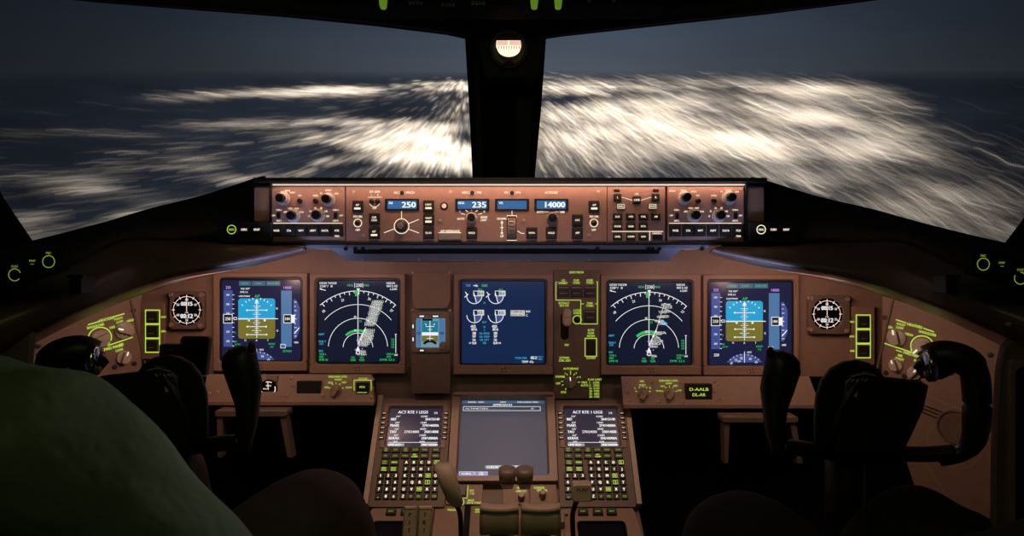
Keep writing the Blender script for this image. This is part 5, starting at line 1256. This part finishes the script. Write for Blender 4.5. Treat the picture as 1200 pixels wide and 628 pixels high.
# ================================================================== CONTROL WHEELS
def strip_mesh_thing(name, label, cat, loc, group=None): return plainthing(name, label, cat, loc, group)
def Pm(mirror, x, y, d): return P((1200-x) if mirror else x, y, d)
def yoke(right):
    """drawn for the right seat; the left seat one is its twin"""
    D0 = 1.10
    def Q(x, y, d=0.0):
        if not right: x = 1198-x; y = y-6
        return P(x, y, D0+d)
    e = plainthing('control_yoke', 'black control wheel in front of the %s pilot' % ('right hand' if right else 'left hand'), 'control yoke', Q(990, 640, .05), 'pair of black control wheels')
    # hub
    def slab(name, mat, pts, d0, d1, inset=0.0, parent=e, smooth=False, cham=2.0):
        bm = bmesh.new()
        cx = sum(p[0] for p in pts)/len(pts); cy = sum(p[1] for p in pts)/len(pts)
        def ins(p, k): return (cx+(p[0]-cx)*(1-k), cy+(p[1]-cy)*(1-k))
        rows = [[Q(*p, d1) for p in pts], [Q(*p, d0+.008) for p in pts], [Q(*ins(p, .06), d0+.002) for p in pts], [Q(*ins(p, .12), d0) for p in pts]]
        R = [[bm.verts.new(v) for v in r] for r in rows]
        for a, b in zip(R, R[1:]):
            for i in range(len(a)): bm.faces.new((a[i], a[(i+1) % len(a)], b[(i+1) % len(a)], b[i]))
        bm.faces.new(R[0]); bm.faces.new(R[-1])
        o = finish(bm, name, mat, None, smooth='all' if smooth else True); o.parent = parent; o.matrix_parent_inverse = parent.matrix_world.inverted(); return o
    arch = [(953, 530), (953, 490), (955, 465), (961, 445), (972, 431), (987, 423), (1003, 421), (1018, 425), (1030, 433), (1037, 442), (1040, 470), (1034, 500), (1022, 530)]
    hub = slab('hub', 'yoke_black', arch, -.02, .06, smooth=False)
    slab('centre_pad', 'plastic_black', [(988, 446), (1000, 436), (1016, 434), (1026, 440), (1078, 446), (1088, 452), (1082, 480), (1068, 510), (1056, 534), (975, 534), (982, 490)], -.04, -.01)
    # emblem and markings on the hub
    bmm = MB(990, 640, 1); 
    def marks(name, mat, polys, dd):
        bm = bmesh.new()
        for pl in polys:
            f = [bm.verts.new(Q(*p, dd)) for p in pl]; b = [bm.verts.new(Q(*p, dd+.0015)) for p in pl]
            bm.faces.new(f); bm.faces.new(b[::-1])
            for i in range(len(f)): bm.faces.new((f[i], f[(i+1) % len(f)], b[(i+1) % len(f)], b[i]))
        o = finish(bm, name, mat); o.parent = e; o.matrix_parent_inverse = e.matrix_world.inverted(); return o
    def bar(x0, y0, x1, y1, w):
        dx, dy = x1-x0, y1-y0; l = math.hypot(dx, dy); nx, ny = -dy/l*w/2, dx/l*w/2
        return [(x0+nx, y0+ny), (x1+nx, y1+ny), (x1-nx, y1-ny), (x0-nx, y0-ny)]
    marks('clip_marks', 'silver_mark', [bar(998+k*5, 447, 1001.5+k*5, 444, .9) for k in range(4)] + [bar(998, 441, 1014, 437.5, .7), bar(1014, 437.5, 1026, 440, .7)], -.0445)
    marks('badge', 'silver_mark', [[(1001, 453), (1006, 453.5), (1004, 466), (998, 463), (998, 457)]], -.0445)
    sweep('cable', [Q(x, y, d) for x, y, d in catmull([(1010, 447, -.045), (996, 462, -.05), (986, 480, -.05), (980, 500, -.045), (978, 522, -.03)], 5)], .0045, 'plastic_black', e, 8)
    # inner horn
    inner = [(918, 536, .01, .020, .016), (914, 524, .005, .0155, .014), (908, 505, 0, .0150, .015), (908, 480, -.004, .0185, .018), (911, 455, -.006, .0265, .021), (916, 436, -.008, .0285, .022), (917, 424, -.008, .0265, .021), (914, 415, -.006, .021, .018), (911, 411, -.004, .012, .011)]
    n = 16; bm = bmesh.new(); rows = []
    for x, y, d, ra, rb in inner:
        c = Q(x, y, d); rows.append([bm.verts.new(c+RT*ra*math.cos(2*PI*k/n)+FW*rb*math.sin(2*PI*k/n)) for k in range(n)])
    for a, b in zip(rows, rows[1:]):
        for k in range(n): bm.faces.new((a[k], a[(k+1) % n], b[(k+1) % n], b[k]))
    bm.faces.new(rows[0]); bm.faces.new(rows[-1])
    o = finish(bm, 'inner_grip', 'yoke_black', None, smooth='all'); o.parent = e; o.matrix_parent_inverse = e.matrix_world.inverted()
    sweep('trim_switch', [Q(903, 417, -.025), Q(903, 411, -.028), Q(904, 407.5, -.026)], [.006, .007, .004], 'plastic_black', e, 8)
    sweep('lower_bar', [Q(x, y, d) for x, y, d in catmull([(914, 523, .0), (935, 525, .01), (960, 528, .02), (1000, 533, .02), (1050, 532, .01), (1090, 532, .0), (1118, 530, -.01)], 4)], (.0135, .0125), 'yoke_black', e, 12)
    pts = catmull([(1100, 533, 0.0), (1126, 527, -.01), (1141, 512, -.02), (1145, 480, -.025), (1144, 450, -.025), (1140, 430, -.025), (1126, 417, -.02), (1104, 413, -.01), (1088, 418, 0)], 5)
    rad = [.014+.006*min(1, max(0, (i-6)/8))+(.003 if i > 25 else 0) for i in range(len(pts))]
    sweep('outer_grip', [Q(x, y+3, d) for x, y, d in pts], rad, 'yoke_black', e, 14)
    # tip of the outer grip with switch cap
    sweep('grip_tip', [Q(1110, 423, -.012), Q(1094, 428, -.008), Q(1084, 432, -.004), Q(1076, 437, 0)], [.022, .024, .020, .010], 'dark_glass', e, 16)
    cpos = Q(1083, 428, -.034); tgt = P(880, 378, 1.5) if right else P(306, 375, 1.5)
    nn_ = ((CAM-cpos).normalized()+(tgt-cpos).normalized()).normalized()
    Fm = Frame(cpos, UP.cross(nn_), UP)
    mt = Thing('glint_facet', None, None, Fm, 0, 0, .001, at=cpos)
    mt.e.name = 'x'; pr = mt.part('glint_facet', 'glint_mirror', mt.mb().poly([(-15, -16), (-2, -23), (13, -21), (18, -4), (17, 18), (8, 24), (-10, 20), (-17, 4)], -12, 0, 3), smooth='all')  # mirror facet added, turned to throw the flight display's reflection at the camera
    mw = mt.e.matrix_world.copy(); pr.parent = e; pr.matrix_parent_inverse = e.matrix_world.inverted(); pr.matrix_basis = mw; bpy.data.objects.remove(mt.e)
    sweep('switch_cap', [Q(1087, 419, -.026), Q(1080, 426, -.022), Q(1074, 433, -.018)], [.007, .008, .006], 'plastic_black', e, 10)
    sweep('column', [Q(990, 520, .06), Q(990, 600, .10), Q(990, 700, .12), Q(990, 830, .14)], [.03, .032, .035, .04], 'yoke_black', e, 16)
yoke(True); yoke(False)

# handheld devices clipped in front of the left wheel
t = Thing('phone', 'glossy dark handset standing upright above the left wheel hub', 'phone', FP(1.16), 228, 412, 1.16/FPX)
t.part('case', 'plastic_black', t.mb().poly([(214, 394), (243, 394.5), (245, 398), (241, 440), (208, 440), (211, 398)], -12, 0, 1.5))
t.part('glass', 'dark_glass', t.mb().poly([(216, 398), (241, 398), (238, 437), (211, 437)], -1, .8))
t = Thing('clip_light', 'small dark box clipped beside the upright handset above the left wheel hub', 'clip light', FP(1.15), 197, 410, 1.15/FPX)
t.part('housing', 'plastic_black', t.mb().box(186, 403.5, 210, 424, -20, 0, 2, 1.5)); t.part('lens', 'knob_brown', t.mb().rect(193, 409.2, 203, 410.2, .3))

# ================================================================== PILOTS AND SEATS
def skin_body(name, nodes, edges, mat, parent, root=0, sub=2):
    """nodes: (point, radius or (rx, ry)); edges: index pairs"""
    me = bpy.data.meshes.new(name); me.from_pydata([tuple(n[0]) for n in nodes], edges, []); me.update()
    me.materials.append(MATS[mat])
    o = bpy.data.objects.new(name, me); link(o)
    if parent is not None: o.parent = parent; o.matrix_parent_inverse = parent.matrix_world.inverted()
    sk = o.modifiers.new('skin', 'SKIN')
    for i, n in enumerate(nodes):
        r = n[1] if isinstance(n[1], tuple) else (n[1], n[1])
        me.skin_vertices[0].data[i].radius = r
    me.skin_vertices[0].data[root].use_root = True
    sk.use_smooth_shade = True; sk.branch_smoothing = .4
    sb = o.modifiers.new('sub', 'SUBSURF'); sb.levels = sub; sb.render_levels = sub
    if 'shirt' in name or 'trousers' in name:
        tx = bpy.data.textures.new('folds', 'CLOUDS'); tx.noise_scale = .11; tx.noise_depth = 1
        sb.levels = sb.render_levels = sub+1
        dp = o.modifiers.new('folds', 'DISPLACE'); dp.texture = tx; dp.texture_coords = 'GLOBAL'; dp.strength = .022 if 'shirt' in name else .02; dp.mid_level = .5
    return o
def hand(prefix, wrist, d, upv, side, parent):
    """palm and five bent fingers growing from the wrist along d"""
    d = d.normalized(); s = d.cross(upv).normalized()*side; u = s.cross(d).normalized()*side
    nodes = [(wrist, .024), (wrist+d*.035, (.036, .018)), (wrist+d*.075, (.038, .015))]; edges = [(0, 1), (1, 2)]
    for k, (off, ln_) in enumerate(((-.030, .068), (-.010, .078), (.010, .074), (.030, .058))):
        b = wrist+d*.078+s*off; i0 = len(nodes)
        nodes += [(b, .0098), (b+d*ln_*.45-u*.006, .0092), (b+d*ln_*.75-u*.022, .0085), (b+d*ln_*.88-u*.036, .0072)]
        edges += [(2, i0), (i0, i0+1), (i0+1, i0+2), (i0+2, i0+3)]
    i0 = len(nodes); b = wrist+d*.03-s*.032
    nodes += [(b-s*.008, .012), (b+d*.028-s*.022-u*.01, .0105), (b+d*.052-s*.022-u*.022, .008)]
    edges += [(1, i0), (i0, i0+1), (i0+1, i0+2)]
    return nodes, edges
def pilot(left):
    sx = 1 if left else -1
    lab = 'person in a green shirt at the left, shoulder, arm and knee in view' if left else 'person in dark clothes at the right, almost lost in shadow'
    X0 = -.585 if left else .66; dy = .165 if left else .0; dz = -.022 if left else 0
    def W(x, y, z): return Vector((X0+sx*x, y+dy, z+(dz if z > .8 else 0)))
    e = plainthing('person', lab, 'person', W(0, .25, .46), 'two seated pilots')
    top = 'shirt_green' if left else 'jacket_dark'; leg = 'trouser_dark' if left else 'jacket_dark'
    # inner side (+x local) is the one towards the aisle
    pel = W(0, .33, .53); N = []; E = []
    def add(p, r, fr=None):
        N.append((p, r)); i = len(N)-1
        if fr is not None: E.append((fr, i))
        return i
    a = add(pel, .15); b = add(W(0, .30, .68), .145, a); c = add(W(0, .32, .84), .155, b); d = add(W(0, .36, .99), .135, c); nk = add(W(-.01, .38, 1.06), .055, d)
    hd_ = add(W(0, .40, 1.13), .062, nk); h2 = add(W(0, .41, 1.20), .09, hd_); h3 = add(W(0, .41, 1.27), .085, h2)
    shoulders = {}
    kn = [W(.17, .95, .60), W(-.04 if left else .06, .93, .60)] 
    kn[0] = P(374, 588, 1.02) if left else P(862, 610, 1.02)
    for k, s in enumerate((1, -1)):
        sh = add(W(.185*s, .37, .97), .068, d)
        if s == 1:
            el = P(290, 735, .62) if left else P(1010, 760, .75)
            wr = P(310, 800, .80) if left else P(900, 730, .95)
        else: el = W(-.22, .42, .72); wr = W(-.08, .58, .69)
        s0 = N[sh][0]
        m1 = add(s0.lerp(el, .35)+Vector((0, 0, .006)), .052, sh); m2 = add(s0.lerp(el, .75), .049, m1); e1 = add(el, .044, m2); w1 = add(el.lerp(wr, .5), .038, e1); w2 = add(wr, .028, w1)
        hn, he = hand('h', wr, wr-el, Vector((0, 0, 1)), 1, e)
        base = len(N); N.extend(hn[1:]); mp_ = {0: w2}; mp_.update({i: base+i-1 for i in range(1, len(hn))})
        E.extend((mp_[i], mp_[j]) for i, j in he)
    for k, s in enumerate((1, -1)):
        hp = add(W(.10*s, .38, .54), .095, a); K = kn[k]
        t1 = add(W(.10*s, .38, .54).lerp(K, .55), .072, hp); t2 = add(K, .058, t1)
        an = K+Vector((0, .16, -.40)) if K.z > .5 else K+Vector((0, .18, -.36))
        s1 = add(K.lerp(an, .35)+Vector((0, -.01, 0)), .062, t2); s2 = add(an, .042, s1); f1 = add(an+Vector((0, .10, -.05)), .038, s2); f2 = add(an+Vector((0, .19, -.06)), .028, f1)
    body = skin_body('body', N, E, 'skin_tone', e)
    return e, N, E, top, leg, W
def pilot_full(left):
    e, N, E, top, leg, W = pilot(left)
    body = [o for o in e.children if o.name.startswith('body')][0]
    # clothes: the same skeleton grown a little thicker, cut at cuffs and collar
    def cloth(name, idx, mat, grow):
        mp_ = {i: k for k, i in enumerate(idx)}
        nodes = [(N[i][0], (N[i][1] if not isinstance(N[i][1], tuple) else N[i][1][0])+grow) for i in idx]
        ed = [(mp_[a], mp_[b]) for a, b in E if a in mp_ and b in mp_]
        return skin_body(name, nodes, ed, mat, e)
    # node order: 0-3 torso,4 neck,5-7 head, then arm A 8..13 (+17 hand), arm B, legs
    armA = list(range(8, 14)); nh = 18+0
    hn = 22-0
    return e, N, E, cloth, top, leg, W
def build_pilot(left):
    e, N, E, cloth, top, leg, W = pilot_full(left)
    # find node runs
    per_hand = len(hand('h', Vector((0, 0, 0)), Vector((0, 1, 0)), Vector((0, 0, 1)), 1, None)[0])-1
    A0 = 8; B0 = A0+6+per_hand; L0 = B0+6+per_hand
    cloth('shirt', [0, 1, 2, 3, 4] + list(range(A0, A0+5)) + list(range(B0, B0+5)), top, .014)
    cloth('trousers', [0] + list(range(L0, L0+5)) + list(range(L0+7, L0+12)), leg, .012)
    hd = N[6][0]
    bm = bmesh.new(); bmesh.ops.create_uvsphere(bm, u_segments=20, v_segments=14, radius=.103)
    for v in bm.verts: v.co = Vector((v.co.x*.86, v.co.y*1.06-.012, v.co.z*1.05+.045)) + hd
    bmesh.ops.delete(bm, geom=[v for v in bm.verts if v.co.y > hd.y+.05 and v.co.z < hd.z+.07], context='VERTS')
    o = finish(bm, 'hair', 'hair_dark', None, smooth='all'); o.parent = e; o.matrix_parent_inverse = e.matrix_world.inverted()
    # shoes
    for k in (L0+4, L0+11):
        p = N[k+1][0] if k+1 < len(N) else N[k][0]
        o = sweep('shoe', [p+Vector((0, -.09, .01)), p+Vector((0, -.05, .012)), p+Vector((0, .03, .005)), p+Vector((0, .11, -.012)), p+Vector((0, .15, -.014))], [(.030, .035), (.044, .046), (.045, .045), (.044, .034), (.026, .02)], 'plastic_black', e, 12)
    # epaulette on the aisle shoulder
    sh = N[A0][0]
    sx = 1 if left else -1
    # seat
    s = plainthing('pilot_seat', 'dark pilot seat under the person at the %s' % ('left' if left else 'right'), 'seat', Vector((W(0, 0, 0).x, W(0, .25, 0).y, 0)), 'two pilot seats')
    def bx(name, lo, hi, mat='seat_cloth', bev=.03):
        bm = bmesh.new(); bmesh.ops.create_cube(bm, size=1)
        for v in bm.verts: v.co = Vector([lo[i]+(v.co[i]+.5)*(hi[i]-lo[i]) for i in range(3)])
        bmesh.ops.bevel(bm, geom=bm.edges[:], offset=bev, segments=3, affect='EDGES')
        o = finish(bm, name, mat, None, smooth='all'); o.parent = s; o.matrix_parent_inverse = s.matrix_world.inverted()
    cx = W(0, 0, 0).x
    dy = W(0, 0, 0).y
    bx('seat_cushion', (cx-.24, .12+dy, .34), (cx+.24, .62+dy, .45)); bx('backrest', (cx-.23, .04+dy, .42), (cx+.23, .16+dy, 1.02)); bx('pedestal', (cx-.12, .22+dy, 0), (cx+.12, .50+dy, .35), 'plastic_black', .01)
build_pilot(True); build_pilot(False)

# ================================================================== LIGHTS
def area(name, loc, target, sx, sy, power, col, spread=None):
    l = bpy.data.lights.new(name, 'AREA'); l.shape = 'RECTANGLE'; l.size = sx; l.size_y = sy; l.energy = power; l.color = col
    if spread: l.spread = math.radians(spread)
    o = bpy.data.objects.new(name, l); link(o); o.location = loc
    o.rotation_euler = (Vector(target)-Vector(loc)).to_track_quat('-Z', 'Y').to_euler()
    return o
WARM = (1, .60, .44)
# flood strip under the hood lip washing the control panels
area('hood_flood', P(595, 214.2, 1.232), P(595, 262, 1.262), .84, .006, .26, WARM)
# floods under the glareshield for the main panel
for x in (430, 600, 770): area('panel_flood', P(x, 303, 1.30), P(x, 400, 1.52), .26, .02, .42, WARM)
area('panel_flood', P(262, 322, 1.27), P(170, 410, 1.45), .16, .02, .40, WARM); area('panel_flood', P(932, 324, 1.27), P(1030, 410, 1.45), .16, .02, .40, WARM)
# dim unseen fill light added behind the crew
area('crew_fill', (0, -.1, 1.8), (0, .9, .8), .3, .2, .38, (1, .72, .55))
for sx_ in (-1, 1): area('screen_glow_fill', P(595+sx_*262, 330, 1.17), P(595+sx_*262, 292, 1.235), .16, .01, .065, (.40, .50, 1), 110)  # added fills in place of screen glow on the wing lips, no fittings
area('screen_glow_fill', P(595, 322, 1.12), P(595, 296, 1.27), .6, .02, .06, (.62, .60, 1), 120)  # added fill standing in for screen light on lip and tray
# green glow of the backlit overhead and rear pedestal legends
area('sleeve_fill', (.20, .98, 1.00), (-.30, .58, .90), .08, .08, .09, (.9, .88, .8), 60)  # unseen fill added to pick out the sleeve edge
area('overhead_glow', (-.1, .25, 1.70), (-.35, .62, .7), .5, .3, .42, (.42, .75, .18))
area('pedestal_glow', (0, .30, .60), (-.0, .8, .72), .35, .12, .05, (.5, .9, .22))
area('pedestal_fill', (0, .95, 1.74), (-.02, 1.20, .62), .06, .06, .30, (1, .64, .46), 45)  # warm fill added overhead to brighten the pedestal
# ------------------------------------------------------------------ camera
cd = bpy.data.cameras.new('camera'); cam = bpy.data.objects.new('camera', cd); link(cam)
cd.sensor_width = 36; cd.lens = 36*FPX/1200; cd.clip_end = 4e6; cd.clip_start = .02
cam.matrix_world = Matrix((RT, UP, -FW)).transposed().to_4x4(); cam.matrix_world.translation = CAM
cd.dof.use_dof = True; cd.dof.focus_distance = 1.42; cd.dof.aperture_fstop = 18.0
SC.camera = cam
SC.view_settings.view_transform = 'Standard'; SC.view_settings.look = 'None'; SC.view_settings.gamma = 1; SC.view_settings.exposure = 0
try: SC.view_settings.use_curve_mapping = False
except Exception: pass
SC.cycles.use_denoising = True
SC.cycles.max_bounces = 6; SC.cycles.transparent_max_bounces = 12
